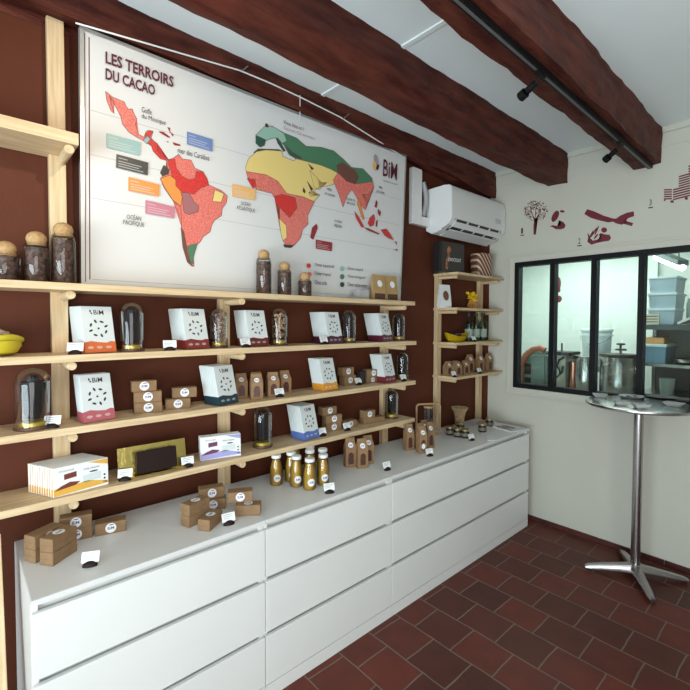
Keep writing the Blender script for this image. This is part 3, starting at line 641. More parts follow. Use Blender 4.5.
# cream column machine, black head, coiled black lead
t = thing('tempering_machine', 'cream column machine with a black head behind the second pane', 'machine', (.49, .74, .93))
bm = rbox(-.055, .055, -.10, .10, 0, .395, .006); obj('body', bm, CRM, t)
bm = rbox(-.10, .10, -.12, .12, .395, .425, .006); obj('black_head', bm, BLACKP, t)
bm = newbm(); tube(bm, [(-.02, 0, .425), (-.02, 0, .50)], .008, 8); obj('lever', bm, BLACKP, t)
P = [onY(u, v, .58) for u, v in ((564, 357), (559, 360), (557, 366), (560, 372), (557, 377), (562, 372), (563, 366))]
bm = newbm(); tube(bm, P, .009, 8); obj('lead', bm, BLACKP, None); bpy.context.view_layer.update(); o = bpy.data.objects['lead']; o.parent = t; o.matrix_parent_inverse = Matrix.Translation((-.49, -.74, -.93))
t = thing('melting_tank', 'small steel tank with copper coloured side behind the second pane', 'tank', (.66, .76, .93))
bm = newbm(); lathe(bm, [(.09, 0), (.095, .02), (.095, .38), (.09, .39), (0, .39)], 28); obj('tank_body', bm, STEEL, t, True)
bm = newbm(); lathe(bm, [(.035, 0), (.035, .28)], 16, c=(-.075, -.06, .06)); obj('copper_tube', bm, mat('copper', (.45, .20, .14), .3, metal=1), t, True)
# large steel melanger
t = thing('steel_drum', 'large stainless steel drum with black rim behind the third pane', 'drum', (.91, .78, .93))
bm = newbm(); lathe(bm, [(.128, 0), (.132, .02), (.132, .40), (.128, .405)], 40); obj('drum_body', bm, STEEL, t, True)
bm = newbm(); lathe(bm, [(.136, .40), (.138, .405), (.138, .420), (.134, .425), (0, .428)], 40, cap=False); obj('rim', bm, BLACKP, t, True)
bm = newbm(); tube(bm, [(.02, 0, .42), (.02, 0, .50)], .010, 10); lathe(bm, [(.028, .50), (.035, .505), (.028, .515), (0, .516)], 16, c=(.02, 0, 0)); lathe(bm, [(.04, .455), (.045, .46), (.04, .468)], 16, c=(.02, 0, 0)); obj('press_screw', bm, BLACKP, t, True)
# bucket
t = thing('white_bucket', 'white lidded plastic bucket at the back, behind the second and third panes', 'bucket', (.47, 1.62, 1.16))
BK = mat('bucket_plastic', (.72, .80, .80), .4)
bm = newbm(); lathe(bm, [(.118, 0), (.122, .01), (.140, .36), (.146, .362), (.146, .37)], 36); obj('bucket_body', bm, BK, t, True)
bm = newbm(); lathe(bm, [(.150, .37), (.152, .385), (.148, .395), (.10, .392), (0, .392)], 36, cap=False); lathe(bm, [(.150, .32), (.152, .325), (.150, .335)], 36, cap=False); obj('lid', bm, BK, t, True)
bm = newbm(); tube(bm, [(.148*math.cos(q), -.148*math.sin(q)-.01, .335-.10*math.sin(q)) for q in [i*math.pi/14 for i in range(15)]], .003, 6); obj('handle', bm, STEEL, t)
t = table4('low steel side table carrying the white bucket', 'side_table', 'table', .20, .74, 1.38, 1.86, 1.16)
decm = [(0, 0)]
bm = newbm(); y = KX0+.001
p0 = onY(558, 291, KY1-.001)
for cx, cz, a, b2 in ((0, .09, .035, .085), (0, -.10, .05, .045), (.01, .01, .02, .03)):
    flat(bm, [Vector((p0.x+cx+a*math.cos(q), KY1-.0012, p0.z+cz+b2*math.sin(q))) for q in [2*math.pi*i/18 for i in range(18)]])
tag(obj('pod_sticker', bm, DEC), 'dark red pod drawing on the kitchen wall seen past the first mullion', 'wall decal')
# storage rack at the right
t = thing('storage_rack', 'steel storage rack with dark shelves behind the right pane', 'rack', (0, 0, 0))
RX0, RX1, RY0, RY1 = .93, 2.1, 1.30, 1.78
for x in (RX0, RX1-.03):
    for y in (RY0, RY1-.03): bm = newbm(); box(bm, x, x+.03, y, y+.03, 0, 2.0); obj('upright', bm, STEEL, t)
for z in (1.600,): bm = newbm(); box(bm, RX0, RX1, RY0, RY1, z-.045, z); obj('shelf', bm, mat('dark_shelf', (.08, .10, .10), .5), t)
bm = newbm(); box(bm, RX0, RX1, RY0-.12, RY1, 1.235, 1.26); obj('steel_shelf', bm, STEEL, t)
bm = newbm(); box(bm, RX0, RX1, RY0, RY1, .95, .975); obj('steel_shelf', bm, STEEL, t)
bm = newbm(); box(bm, RX0+.03, RX1-.03, RY1-.02, RY1-.01, .0, 1.55); obj('back_panel', bm, mat('brown_back_panel', (.11, .10, .085), .6), t)
BBL = mat('blue_grey_plastic', (.42, .53, .62), .35); BL2 = mat('blue_plastic', (.20, .34, .46), .4)
def crate(label, x0, x1, y0, y1, z, h, m, lidm=None, nm='storage_box'):
    t = thing(nm, label, 'box', ((x0+x1)/2, (y0+y1)/2, z)); w = (x1-x0)/2; d = (y1-y0)/2
    bm = newbm(); vs = [(-w*.92, -d*.92, 0), (w*.92, -d*.92, 0), (w*.92, d*.92, 0), (-w*.92, d*.92, 0), (-w, -d, h), (w, -d, h), (w, d, h), (-w, d, h)]; vv = [bm.verts.new(q) for q in vs]
    bm.faces.new(vv[:4]); bm.faces.new(vv[4:])
    for i in range(4): bm.faces.new((vv[i], vv[(i+1) % 4], vv[4+(i+1) % 4], vv[4+i]))
    obj('tub', bm, m, t); obj('lid', rbox(-w-.008, w+.008, -d-.008, d+.008, h, h+.022, .004), lidm or mat('pale_lid', (.68, .76, .78), .4), t)
crate('lower blue grey lidded tub on the dark rack shelf', .985, 1.18, 1.345, 1.70, 1.601, .125, BBL)
crate('middle blue grey lidded tub of the stack on the dark rack shelf', .985, 1.19, 1.345, 1.70, 1.7485, .115, BBL)
crate('top blue grey lidded tub of the stack on the dark rack shelf', .985, 1.19, 1.345, 1.70, 1.886, .125, BBL)
crate('blue tub with brown parcel on it below the dark rack shelf', .985, 1.15, 1.22, 1.60, 1.261, .145, BL2)
o = tag(obj('brown_parcel', rbox(-.07, .07, -.1, .1, 0, .055, .004), mat('orange_brown_card', (.50, .27, .10), .7)), 'orange brown parcel on the blue tub in the rack', 'parcel'); o.location = (1.05, 1.40, 1.429)
o = tag(obj('paper_tray', rbox(-.09, .09, -.12, .12, 0, .02, .002), PAPER), 'white tilted paper tray on the rack shelf at the right edge', 'tray'); o.location = (1.30, 1.40, 1.645); o.rotation_euler = (0, R(-28), 0)
for i, (x, h, r_, nm) in enumerate(((1.25, .24, .035, 'tall clear jar left of the pair on the rack'), (1.34, .20, .04, 'shorter clear jar right of the pair on the rack'))):
    bm = newbm(); lathe(bm, [(r_, 0), (r_, h*.8), (r_*.7, h*.9), (r_*.7, h), (0, h)], 20); o = tag(obj('storage_jar', bm, mat('frosted_jar', (.62, .72, .68), .4), smooth=True), nm, 'jar', 'frosted jars on the rack'); o.location = (x, 1.62, 1.601)
t = thing('printed_carton', 'small cream carton with dark print at the left end of the dark rack shelf', 'box', (1.025, 1.315, 1.602))
obj('carton_body', rbox(-.055, .055, -.018, .0, 0, .095, .002), mat('cream_card', (.62, .58, .46), .6), t)
bm = newbm()
for z in (.02, .045, .07): box(bm, -.045, .045, -.0188, -.018, z, z+.007)
obj('print', bm, INKB, t)
bm = newbm(); lathe(bm, [(.10, 0), (.16, .02), (.17, .045), (.165, .045), (.155, .025), (0, .012)], 36, cap=False)
o = tag(obj('steel_bowl', bm, STEEL, smooth=True), 'wide steel bowl on the steel rack shelf behind the right pane', 'bowl'); o.location = (1.33, 1.36, 1.2615)
t = thing('glass_jug', 'clear measuring jug on the low rack shelf behind the right pane', 'jug', (1.13, 1.40, .976))
bm = newbm(); lathe(bm, [(.05, 0), (.06, .13), (.062, .14), (.058, .13), (.048, .005)], 24, cap=False); obj('jug_body', bm, mat('frosted_jar', (0, 0, 0)), t, True)

# ================================================================ GOODS ON THE SHELVES
# ---- chocolate cartons: one carton, copied; each leans back like the real rows
def deco_ring(bm, x, cy, cz, r, n=8, L=.0062, w=.0028):
    for i in range(n):
        a = 2*math.pi*i/n+.3; p = Vector((x, cy+r*math.cos(a), cz+r*math.sin(a))); t = a*1.7+i
        A = Vector((0, math.cos(t), math.sin(t)))*L; B = Vector((0, -math.sin(t), math.cos(t)))*w; ellipse(bm, p, A, B, 8)
    ellipse(bm, (x, cy, cz), (0, .0042, 0), (0, 0, .0042), 10)
CW, CH, CT = .115, .186, .0098
def make_carton(bandcol, name):
    t = thing('chocolate_carton', 'x', 'carton', (0, 0, 0))
    obj('wrapper', rbox(-CT, 0, -CW/2, CW/2, .0005, CH, .0008, 1), PAPERB, t)
    bm = newbm(); e = .0005; yb = CW/2+e
    top = [(-yb, .040), (-yb*.55, .046), (-.1*yb, .041), (yb*.4, .038), (yb*.75, .044), (yb, .041)]
    poly = [(-yb, 0)]+[(yb, 0)]+list(reversed(top)); lo = prism(bm, poly, -CT-e, e, 'X')
    m = mat('carton_band_'+name, bandcol, .45); obj('colour_band', bm, m, t)
    bm = newbm(); x = .0006
    add_text(bm, 'BiM', (x, -.012, CH-.034), (0, 1, 0), (0, 0, 1), .037, .019, True); obj('logo_letters', bm, INKB, t)
    bm = newbm(); deco_ring(bm, x, .0, .096, .030, L=.0082, w=.0042); ellipse(bm, (x, -.024, CH-.020), (0, .003, 0), (0, 0, .006), 8); ellipse(bm, (x, -.020, CH-.029), (0, .003, 0), (0, 0, .004), 8); obj('printed_motif', bm, INKB, t)
    bm = newbm(); rr = random.Random(2)
    for y in (-.036, -.004, .030): ellipse(bm, (x+.0003, y, .020), (0, .011, .001), (0, -.002, .0055), 10)
    obj('band_print', bm, mat('band_print_'+name, tuple(min(.8, c*.6+.28) for c in bandcol), .5), t)
    return t
STK = [ # front bottom (pixel of left and right corner), shelf height, count, yaw, band colour, words
 ('orange', (.60, .13, .03), Z2, -2.9305, .182, 10, 9, 'orange band, on the second shelf beside the left post'),
 ('dark red', (.20, .025, .02), Z2, -2.537, .182, 10, 9, 'dark red band, on the second shelf between two glass domes'),
 ('brown red', (.13, .018, .015), Z2, -2.218, .178, 9, 5, 'brown red band, on the second shelf right of the middle post'),
 ('plum', (.07, .012, .035), Z2, -1.718, .186, 11, 4, 'plum band, on the second shelf left of a dark dome'),
 ('wine', (.10, .010, .030), Z2, -1.278, .188, 10, 8, 'wine band, on the second shelf near its right end'),
 ('rose', (.42, .10, .12), Z3, -2.9375, .182, 5, 10, 'rose band, on the third shelf beside the left post'),
 ('dark teal', (.012, .035, .050), Z3, -2.392, .192, 9, 15, 'dark teal band, on the third shelf left of the middle post'),
 ('yellow', (.66, .28, .03), Z3, -1.752, .182, 8, 6, 'yellow band, on the third shelf'),
 ('maroon', (.16, .012, .025), Z3, -1.243, .184, 8, 6, 'maroon band, on the third shelf near its right end'),
 ('blue', (.09, .15, .42), Z4, -1.892, .188, 9, 9, 'blue band, on the lowest shelf right of the domed jar')]
for nm, colr, z, y, x, n, yaw, words in STK:
    proto = make_carton(colr, nm.replace(' ', '_')); a = R(yaw)
    for i in range(n):
        off = i*.0117; loc = (x-math.cos(a)*off, y-math.sin(a)*off, z+.0034)
        lab = ('foremost white chocolate carton with ' if i == 0 else 'rearmost white chocolate carton with ' if i == n-1 else 'white chocolate carton in the middle of the row with ')+words
        o = proto if i == 0 else dup(proto, lab, loc, yaw)
        o.location = loc; o.rotation_euler = (0, R(-14), a); o['label'] = ' '.join(lab.split()[:16]); o['group'] = 'chocolate cartons with a '+nm+' band'
        if i and n > 3: pass

# ---- landscape chocolate bars
def make_bar(nm, c1, c2, edge):
    t = thing('chocolate_bar', 'x', 'chocolate bar', (0, 0, 0)); w, h, th = .094, .107, .0122
    obj('wrapper', rbox(-th, 0, -w, w, 0, h, .0012, 1), PAPER, t)
    bm = newbm(); x = .0004; flat(bm, [(x, -w+.001, .002), (x, w-.001, .010), (x, w-.001, .018), (x, .02, .036), (x, -.02, .032), (x, -.05, .040), (x, -w+.001, .028)]); flat(bm, [(x, w*.25, h-.003), (x, w-.001, h-.003), (x, w-.001, h-.024), (x, w*.6, h-.014)])
    obj('printed_wave', bm, c1, t)
    bm = newbm(); flat(bm, [(x+.0002, -w+.004, .022), (x+.0002, -.02, .030), (x+.0002, -.005, .040), (x+.0002, -.04, .046), (x+.0002, -.07, .036)]); flat(bm, [(x, -w*.62, h-.050), (x, -w*.18, h-.046), (x, -w*.18, h-.026), (x, -w*.62, h-.030)]); obj('printed_picture', bm, c2, t)
    bm = newbm()
    for k in range(3): add_text(bm, ('CHOCOLAT NOIR', 'PURE ORIGINE', 'BiM')[k], (x, (-w*.8, w*.08, w*.80)[k], (h-.020, h-.030, .012)[k]), (0, 1, 0), (0, 0, 1), (.05, .055, .013)[k], (.006, .007, .008)[k], k == 2)
    ellipse(bm, (x, w*.45, h-.040), (0, .016, 0), (0, 0, .003), 12)
    for k in range(2): ellipse(bm, (x, w*.85, .03+.014*k), (0, .004, 0), (0, 0, .004), 8)
    obj('lettering', bm, INKB, t)
    bm = newbm(); flat(bm, [(x, .004, .030), (x, w*.72, .034), (x, w*.72, .062), (x, .004, .058)]); obj('text_panel', bm, mat('pale_print', (.60, .66, .66), .5), t)
    bm = newbm(); box(bm, -th*.8, -th*.25, -w-.0004, -w, .004, h-.004); obj('edge_stripe', bm, edge, t)
    return t
YB = make_bar('a', mat('bar_orange', (.70, .38, .06), .5), mat('bar_dark_red', (.16, .03, .02), .5), mat('bar_edge_orange', (.55, .33, .12), .6))
for i in range(11):
    a = R(6); off = i*.0128; loc = (.200-math.cos(a)*off, -3.006-math.sin(a)*off-.0045*i, Z4+.0014)
    if i == 0: YB.location = loc; o = YB
    else: o = dup(YB, 'x', loc)
    o.rotation_euler = (0, R(-3), a); o['label'] = 'front orange and white landscape chocolate bar at the left of the lowest shelf' if i == 0 else 'landscape chocolate bar packed behind the front orange and white one'; o['group'] = 'orange and white landscape chocolate bars'
WB = make_bar('b', mat('bar_lilac', (.34, .32, .62), .5), mat('bar_plum', (.13, .03, .08), .5), mat('bar_edge_grey', (.5, .5, .5), .6))
for i in range(4):
    a = R(-14); off = i*.0128; loc = (.178-math.cos(a)*off, -2.428-math.sin(a)*off, Z4+.002)
    if i == 0: WB.location = loc; o = WB
    else: o = dup(WB, 'x', loc)
    o.rotation_euler = (0, R(-5), a); o['label'] = 'front lilac and white landscape chocolate bar on the lowest shelf' if i == 0 else 'landscape chocolate bar packed behind the front lilac and white one'; o['group'] = 'lilac and white landscape chocolate bars'

# ---- price cards in chocolate holders
def make_tag():
    t = thing('price_card', 'x', 'price card', (0, 0, 0), 0, 'small white price cards in dark holders')
    M = Matrix.Translation((0, 0, .012)) @ Matrix.Rotation(R(-24), 4, 'Y')
    bm = newbm(); box(bm, -.0008, .0008, -.027, .027, 0, .034, M); obj('card', bm, PAPER, t)
    bm = newbm()
    for k, (z, w) in enumerate(((.026, .040), (.019, .034), (.012, .024))):
        for sgn in (0,): box(bm, .0008, .0011, -.021, -.021+w, z, z+.0022, M)
    obj('writing', bm, mat('pen_grey', (.30, .30, .33), .6), t)
    bm = newbm(); lathe(bm, [(.024, 0), (.0235, .004), (.019, .011), (.010, .016), (0, .0175)], 20, cap=False); bmesh.ops.scale(bm, vec=(.55, 1, 1), verts=bm.verts); obj('holder', bm, CHOC, t, True)
    return t
TAG0 = make_tag(); used = [0]
def card(u, v, z, rz, words, x=None):
    p = onZ(u, v, z) if x is None else onX(u, v, x)
    loc = (min(p.x, .205) if z > .8 else p.x, p.y, z+.0002)
    lab = 'white price card in a dark holder '+words
    if used[0] == 0: o = TAG0; o.location = loc; o.rotation_euler = (0, 0, R(rz)); o['label'] = lab; used[0] = 1
    else: o = dup(TAG0, lab, loc, rz)
    return o
for a in ((75, 353.5, Z2, -20, 'before the orange-banded cartons', .195), (170, 351, Z2, -15, 'before the dark red-banded cartons', .195), (246, 347.5, Z2, 0, 'before the brown red-banded cartons', .195), (324.5, 343.5, Z2, 0, 'before the plum-banded cartons', .195), (404, 379.5, Z3, 0, 'before the dome ending the third shelf', .19)): card(*a[:5], x=a[5])
for a in ((52, 428, Z3, -25, 'between the left dome and the rose-banded cartons'), (280, 397, Z3, -5, 'before the gabled bags on the third shelf'), (321, 390, Z3, 0, 'before the yellow-banded cartons'), (359, 385, Z3, 0, 'before the small kraft boxes on the third shelf'),
          (125, 480.5, Z4, -22, 'left of the gold chocolate case'), (188, 467, Z4, -8, 'right of the gold chocolate case'), (323, 436, Z4, 0, 'before the blue-banded cartons'), (347.5, 430.5, Z4, 0, 'before the kraft boxes on the lowest shelf'),
          (90, 566, .78, -25, 'lying before the kraft boxes on the near chest'), (229, 524.5, .78, -10, 'before the middle kraft boxes on the chests'), (329.5, 493, .78, -25, 'beside the bottles on the chest'), (387.5, 470, .78, -5, 'alone on the chest right of the gabled bags'), (430, 456, .78, -15, 'before the gabled bags next to the wooden frame'), (472, 440.5, .78, -10, 'before the small dark jars')): card(*a)
card(454.5, 373.5, S4, 0, 'before the low bags on the lowest corner shelf', x=.205); card(480, 371, S4, 0, 'before the gabled bags on the lowest corner shelf', x=.205); card(474.5, 340, S3, 0, 'before the glass bottles on the corner shelf', x=.205)

# ---- kraft boxes
def make_box(w, d, h, side=True, sleeve=False, m=None):
    t = thing('kraft_box', 'x', 'box', (0, 0, 0)); m = m or KRAFT
    obj('card_body', rbox(-d/2, d/2, -w/2, w/2, 0, h, .0018, 1), m, t)
    bm = newbm(); e = .0004; box(bm, -d/2-e, d/2+e, -w/2-e, w/2+e, h*.48, h*.48+.0012); obj('lid_seam', bm, mat('kraft_shadow_line', (.20, .11, .05), .8), t)
    r = min(.019, h*.42) if side else .019; bm = newbm(); 
    if side: ellipse(bm, (d/2+.0007, 0, h*.52), (0, r, 0), (0, 0, r), 20)
    else: ellipse(bm, (0, .0, h+.0005), (.019, 0, 0), (0, .019, 0), 20)
    st_ = obj('round_sticker', bm, PAPER, t)
    bm = newbm()
    if side: add_text(bm, 'BiM', (d/2+.0011, -r*.6, h*.52-r*.3), (0, 1, 0), (0, 0, 1), r*1.2, r*.6, True); ellipse(bm, (d/2+.0010, r*.1, h*.52+r*.65), (0, r*.5, 0), (0, 0, r*.12), 8)
    else: add_text(bm, 'BiM', (.006, -.012, h+.0009), (0, 1, 0), (-1, 0, 0), .024, .012, True)
    obj('sticker_print', bm, PURPLE, st_)
    return t
BX = {}
def kbox(x, y, z, rz, words, kind='side', size=(.106, .052, .046), m=None):
    k = (kind, size, m and m.name)
    lab = 'small kraft cardboard box '+words
    if k not in BX: BX[k] = make_box(*size, side=kind == 'side', m=m); o = BX[k]
    else: o = dup(BX[k], lab, (0, 0, 0))
    o.location = (x, y, z+.0003); o.rotation_euler = (0, 0, R(rz)); o['label'] = lab; o['group'] = 'small kraft cardboard boxes'; return o
h = .0465
kbox(.243, -3.133, .78, 30, 'at the left end of the chests, lower of the pair', 'side'); kbox(.243, -3.133, .78+h, 30, 'at the left end of the chests, upper of the pair', 'side')
kbox(.300, -3.098, .78, 38, 'standing forward on the near chest, lower of its pair', 'top'); kbox(.300, -3.098, .78+h, 38, 'standing forward on the near chest, upper of its pair', 'top')
kbox(.178, -3.024, .78, -10, 'between two others on the near chest, lower of its pair'); kbox(.178, -3.024, .78+h, -12, 'between two others on the near chest, upper of its pair')
kbox(.205, -2.910, .78, -14, 'lying alone at the right of the near group on the chest')
kbox(.350, -2.627, .78, 15, 'left of the middle group on the chests, lower of its pair', 'top'); kbox(.350, -2.627, .78+h, 17, 'left of the middle group on the chests, upper of its pair', 'top')
kbox(.420, -2.594, .78, 36, 'lying forward in the middle group on the chests', 'top')
kbox(.268, -2.510, .78, -28, 'under the tilted box in the middle group on the chests'); kbox(.250, -2.512, .78+h, -17, 'on top at the back of the middle group on the chests')
kbox(.425, -2.424, .78, -34, 'at the right of the middle group, with the lid side up', 'top'); kbox(.375, -2.436, .78+h, -28, 'resting on the right-hand box of the middle group')
# third shelf
kbox(.115, -2.738, Z3, -12, 'at the bottom of the three stacked on the third shelf', size=(.110, .055, .046)); kbox(.115, -2.738, Z3+h, -15, 'in the middle of the three stacked on the third shelf', size=(.110, .055, .046)); kbox(.107, -2.752, Z3+2*h, -10, 'on top of the three stacked on the third shelf', size=(.098, .055, .046))
kbox(.115, -2.610, Z3, -13, 'lower of the third shelf pair beside the three'); kbox(.105, -2.575, Z3+h, -15, 'upper of the third shelf pair beside the three')
kbox(.075, -1.528, Z3, 0, 'bottom of the tower by a dark pot, third shelf', size=(.098, .052, .062)); kbox(.075, -1.545, Z3+.0625, 0, 'on top of the tower on the third shelf', size=(.092, .052, .05))
kbox(.090, -1.345, Z3, 0, 'lower of the right-hand pair on the third shelf', size=(.10, .052, .04)); kbox(.090, -1.335, Z3+.0405, -4, 'upper of the right-hand pair on the third shelf', size=(.11, .052, .046))
o = tag(obj('dark_pot', rbox(-.02, .02, -.022, .022, 0, .085, .006), BLACKP), 'small dark pot between kraft boxes on the third shelf', 'pot'); o.location = (.10, -1.436, Z3+.0003)
# lowest shelf
kbox(.105, -1.685, Z4, -5, 'bottom of the three right of the blue-banded cartons', size=(.11, .055, .048)); kbox(.105, -1.682, Z4+.0485, -8, 'middle of the three right of the blue-banded cartons', size=(.11, .055, .048)); kbox(.09, -1.705, Z4+.097, 0, 'top of the three right of the blue-banded cartons', size=(.104, .052, .048))
kbox(.110, -1.555, Z4, -5, 'lying low and open behind a price card on the lowest shelf', size=(.09, .055, .045))
kbox(.120, -1.352, Z4, -8, 'long and flat at the right of the lowest shelf', 'top', (.17, .055, .036)); kbox(.118, -1.395, Z4+.0365, -5, 'upright on the long flat one on the lowest shelf', size=(.09, .050, .05))

# ---- gabled kraft bags with a window
def make_bag(w, d, hb, ht, m):
    t = thing('gabled_bag', 'x', 'bag', (0, 0, 0)); bm = newbm()
    a = [(-d/2, 0), (d/2, 0), (d/2, hb), (.006, ht*.88), (.003, ht), (-.003, ht), (-.006, ht*.88), (-d/2, hb)]
    lo = []; S = []
    for sy in (-1, 1):
        S.append([bm.verts.new((x, sy*(w/2 if z <= hb else w/2*(.90 if z < ht*.95 else .86)), z)) for x, z in a])
    bm.faces.new(S[0]); bm.faces.new(S[1])
    for i in range(8): bm.faces.new((S[0][i], S[0][(i+1) % 8], S[1][(i+1) % 8], S[1][i]))
    obj('bag_body', bm, m, t)
    nx = Vector((ht*.88-hb, 0, d/2-.006)).normalized(); up = Vector((-(d/2-.006), 0, ht*.88-hb)).normalized(); c = Vector((d/2, 0, hb)).lerp(Vector((.006, 0, ht*.88)), .42)+nx*.0006
    r = min(.017, (ht*.88-hb)*.48); bm = newbm(); ellipse(bm, c, (0, r, 0), up*r, 18); s_ = obj('round_sticker', bm, PAPER, t)
    bm = newbm(); add_text(bm, 'BiM', c+nx*.0004-Vector((0, r*.6, 0))-up*r*.3, (0, 1, 0), up, r*1.2, r*.55, True); obj('sticker_print', bm, PURPLE, s_)
    bm = newbm(); x = d/2+.0005; ww = w*.26; z0, z1 = hb*.16, hb*.62
    pts = [(x, -ww, z0), (x, ww, z0), (x, ww, z1)]+[(x, ww*math.cos(q), z1+ww*math.sin(q)) for q in (.6, 1.2, 1.57, 1.95, 2.55)]+[(x, -ww, z1)]
    flat(bm, pts); obj('window_patch', bm, mat('dark_window_film', (.055, .022, .018), .25, col2=(.12, .05, .035), vscale=90), t)
    return t
BG = {}
def bag(x, y, z, rz, words, size, m=None):
    m = m or KRAFT2; k = (size, m.name); lab = 'kraft gabled bag '+words
    if k not in BG: BG[k] = make_bag(*size, m); o = BG[k]
    else: o = dup(BG[k], lab, (0, 0, 0))
    o.location = (x, y, z+.0003); o.rotation_euler = (0, 0, R(rz)); o['label'] = lab; o['group'] = 'kraft gabled bags'; return o
s1 = (.062, .055, .085, .128)
bag(.060, -2.262, Z3, -18, 'at the back left of the third shelf row', s1); bag(.130, -2.212, Z3, -22, 'at the front left of the third shelf row', s1); bag(.060, -2.172, Z3, -15, 'half hidden behind the front one on the third shelf', s1); bag(.120, -2.108, Z3, -18, 'third along the third shelf row, behind the price card', s1); bag(.095, -2.018, Z3, -10, 'at the right end of the third shelf row', s1)
s2 = (.062, .05, .112, .165)
bag(.254, -1.672, .78, -25, 'left one of the trio on the middle chest', s2); bag(.310, -1.632, .78, -22, 'front one of the trio on the middle chest', s2); bag(.283, -1.558, .78, -18, 'right one of the trio on the middle chest', s2)
s3 = (.056, .046, .118, .170)
bag(.270, -1.165, .78, -20, 'at the back left of the far group on the wide chest', s3); o = bag(.365, -1.150, .78, -22, 'with two white stickers at the front of the far group', s3); bag(.305, -1.090, .78, -15, 'in the middle of the far group on the wide chest', s3); bag(.325, -1.020, .78, -15, 'second from the right of the far group', s3); bag(.265, -1.000, .78, -10, 'at the back right of the far group', s3)
bm = newbm(); ellipse(bm, (.0245, 0, .045), (0, .014, 0), (0, 0, .018), 16); obj('lower_sticker', bm, PAPER, o)
s4 = (.066, .046, .074, .110)
bag(.105, -.500, S4, -12, 'left of the low ones on the corner shelf', s4); bag(.155, -.452, S4, -12, 'in front among the low ones on the corner shelf', s4); bag(.105, -.408, S4, -12, 'behind the front low one on the corner shelf', s4); bag(.150, -.335, S4, -12, 'right of the low ones on the corner shelf', s4)
s5 = (.068, .046, .100, .150)
bag(.110, -.205, S4, -12, 'leftmost of the three tall ones on the corner shelf', s5); bag(.130, -.085, S4, -12, 'middle of the three tall ones on the corner shelf', s5); bag(.140, .040, S4, -8, 'rightmost of the three tall ones on the corner shelf', s5)

# ---- glass domes with things inside
def make_dome(r, hh):
    t = thing('glass_dome', 'x', 'glass dome', (0, 0, 0))
    prof = [(r, .012)]+[(r*.985, .012+(hh-.012-r)*k/4) for k in range(1, 5)]+[(r*.985*math.cos(q), hh-r+r*math.sin(q)) for q in [R(d_) for d_ in (12, 25, 38, 50, 62, 74, 84)]]+[(0, hh)]
    bm = newbm(); lathe(bm, prof, 32, cap=False); bmesh.ops.solidify(bm, geom=list(bm.faces), thickness=-.002); obj('bell', bm, GLASS, t, True)
    bm = newbm(); lathe(bm, [(r*1.02, 0), (r*1.04, .003), (r*1.04, .009), (r*1.0, .012), (0, .012)], 32, cap=False); lathe(bm, [(r*1.02, 0), (0, 0)], 32, cap=False); obj('base', bm, mat('dome_base_brown', (.10, .045, .025), .4), t, True)
    bm = newbm(); lathe(bm, [(r*.80, .012), (r*.80, .024), (r*.74, .027), (0, .027)], 28, cap=False); obj('gold_collar', bm, GOLDY, t, True)
    return t
DM = {}
def dome(x, y, z, words, r=.046, hh=.195):
    k = (r, hh)
    if k not in DM: DM[k] = make_dome(r, hh); o = DM[k]
    else: o = dup(DM[k], 'x', (0, 0, 0))
    o.location = (x, y, z+.0003); o['label'] = 'clear glass dome '+words; o['group'] = 'clear glass display domes'; return o
def filling(x, y, z, r, hh, kind, label, seed=1):
    rr = random.Random(seed); bm = newbm(); z0 = .035
    if kind == 'sticks':
        for i in range(7):
            a = rr.uniform(0, 6.28); q = r*.42; px_, py_ = q*math.cos(i*.9), q*math.sin(i*.9); L = hh*rr.uniform(.62, .74)
            M = Matrix.Translation((px_*.75, py_*.75, z0)) @ Matrix.Rotation(a, 4, 'Z') @ Matrix.Rotation(rr.uniform(-.03, .05), 4, 'X')
            box(bm, -.011, .011, -.007, .007, 0, L, M)
        m = mat('dark_chocolate_sticks', (.012, .009, .010), .5, spec=.2)
    elif kind == 'cone':
        lathe(bm, [(r*.35, z0), (r*.55, z0+.05), (r*.72, z0+hh*.62)], 9); m = mat('dark_chocolate_sticks', (0, 0, 0))
        for i in range(5): M = Matrix.Translation((.012*math.cos(i*1.3), .012*math.sin(i*1.3), z0)) @ Matrix.Rotation(i*1.1, 4, 'Z'); box(bm, -.006, .006, -.004, .004, 0, hh*.72, M)
    else:
        for i in range(46):
            q = math.sqrt(rr.uniform(0, 1))*r*.60; a = rr.uniform(0, 6.28); zz = z0+.012+rr.uniform(0, hh*.62)
            M = Matrix.Translation((q*math.cos(a), q*math.sin(a), zz)) @ Matrix.Rotation(rr.uniform(0, 3), 4, 'X') @ Matrix.Rotation(rr.uniform(0, 3), 4, 'Y')
            sc = rr.uniform(.007, .012)
            bmesh.ops.create_icosphere(bm, subdivisions=1, radius=1, matrix=M @ Matrix.Diagonal((sc*1.3, sc*.8, sc*.7, 1)))
        m = mat('dried_'+kind, (.46, .30, .17) if kind == 'beige' else (.30, .22, .20), .7, col2=(.14, .07, .05) if kind == 'pale' else (.25, .14, .07), vscale=60)
    o = tag(obj({'sticks': 'chocolate_sticks', 'cone': 'dark_wrapped_bundle'}.get(kind, 'cocoa_pieces'), bm, m), label, {'sticks': 'chocolate sticks', 'cone': 'bundle'}.get(kind, 'cocoa pieces'))
    o.location = (x, y, z)
    if kind in ('pale', 'beige'): o['kind'] = 'stuff'; del o['category']
    return o
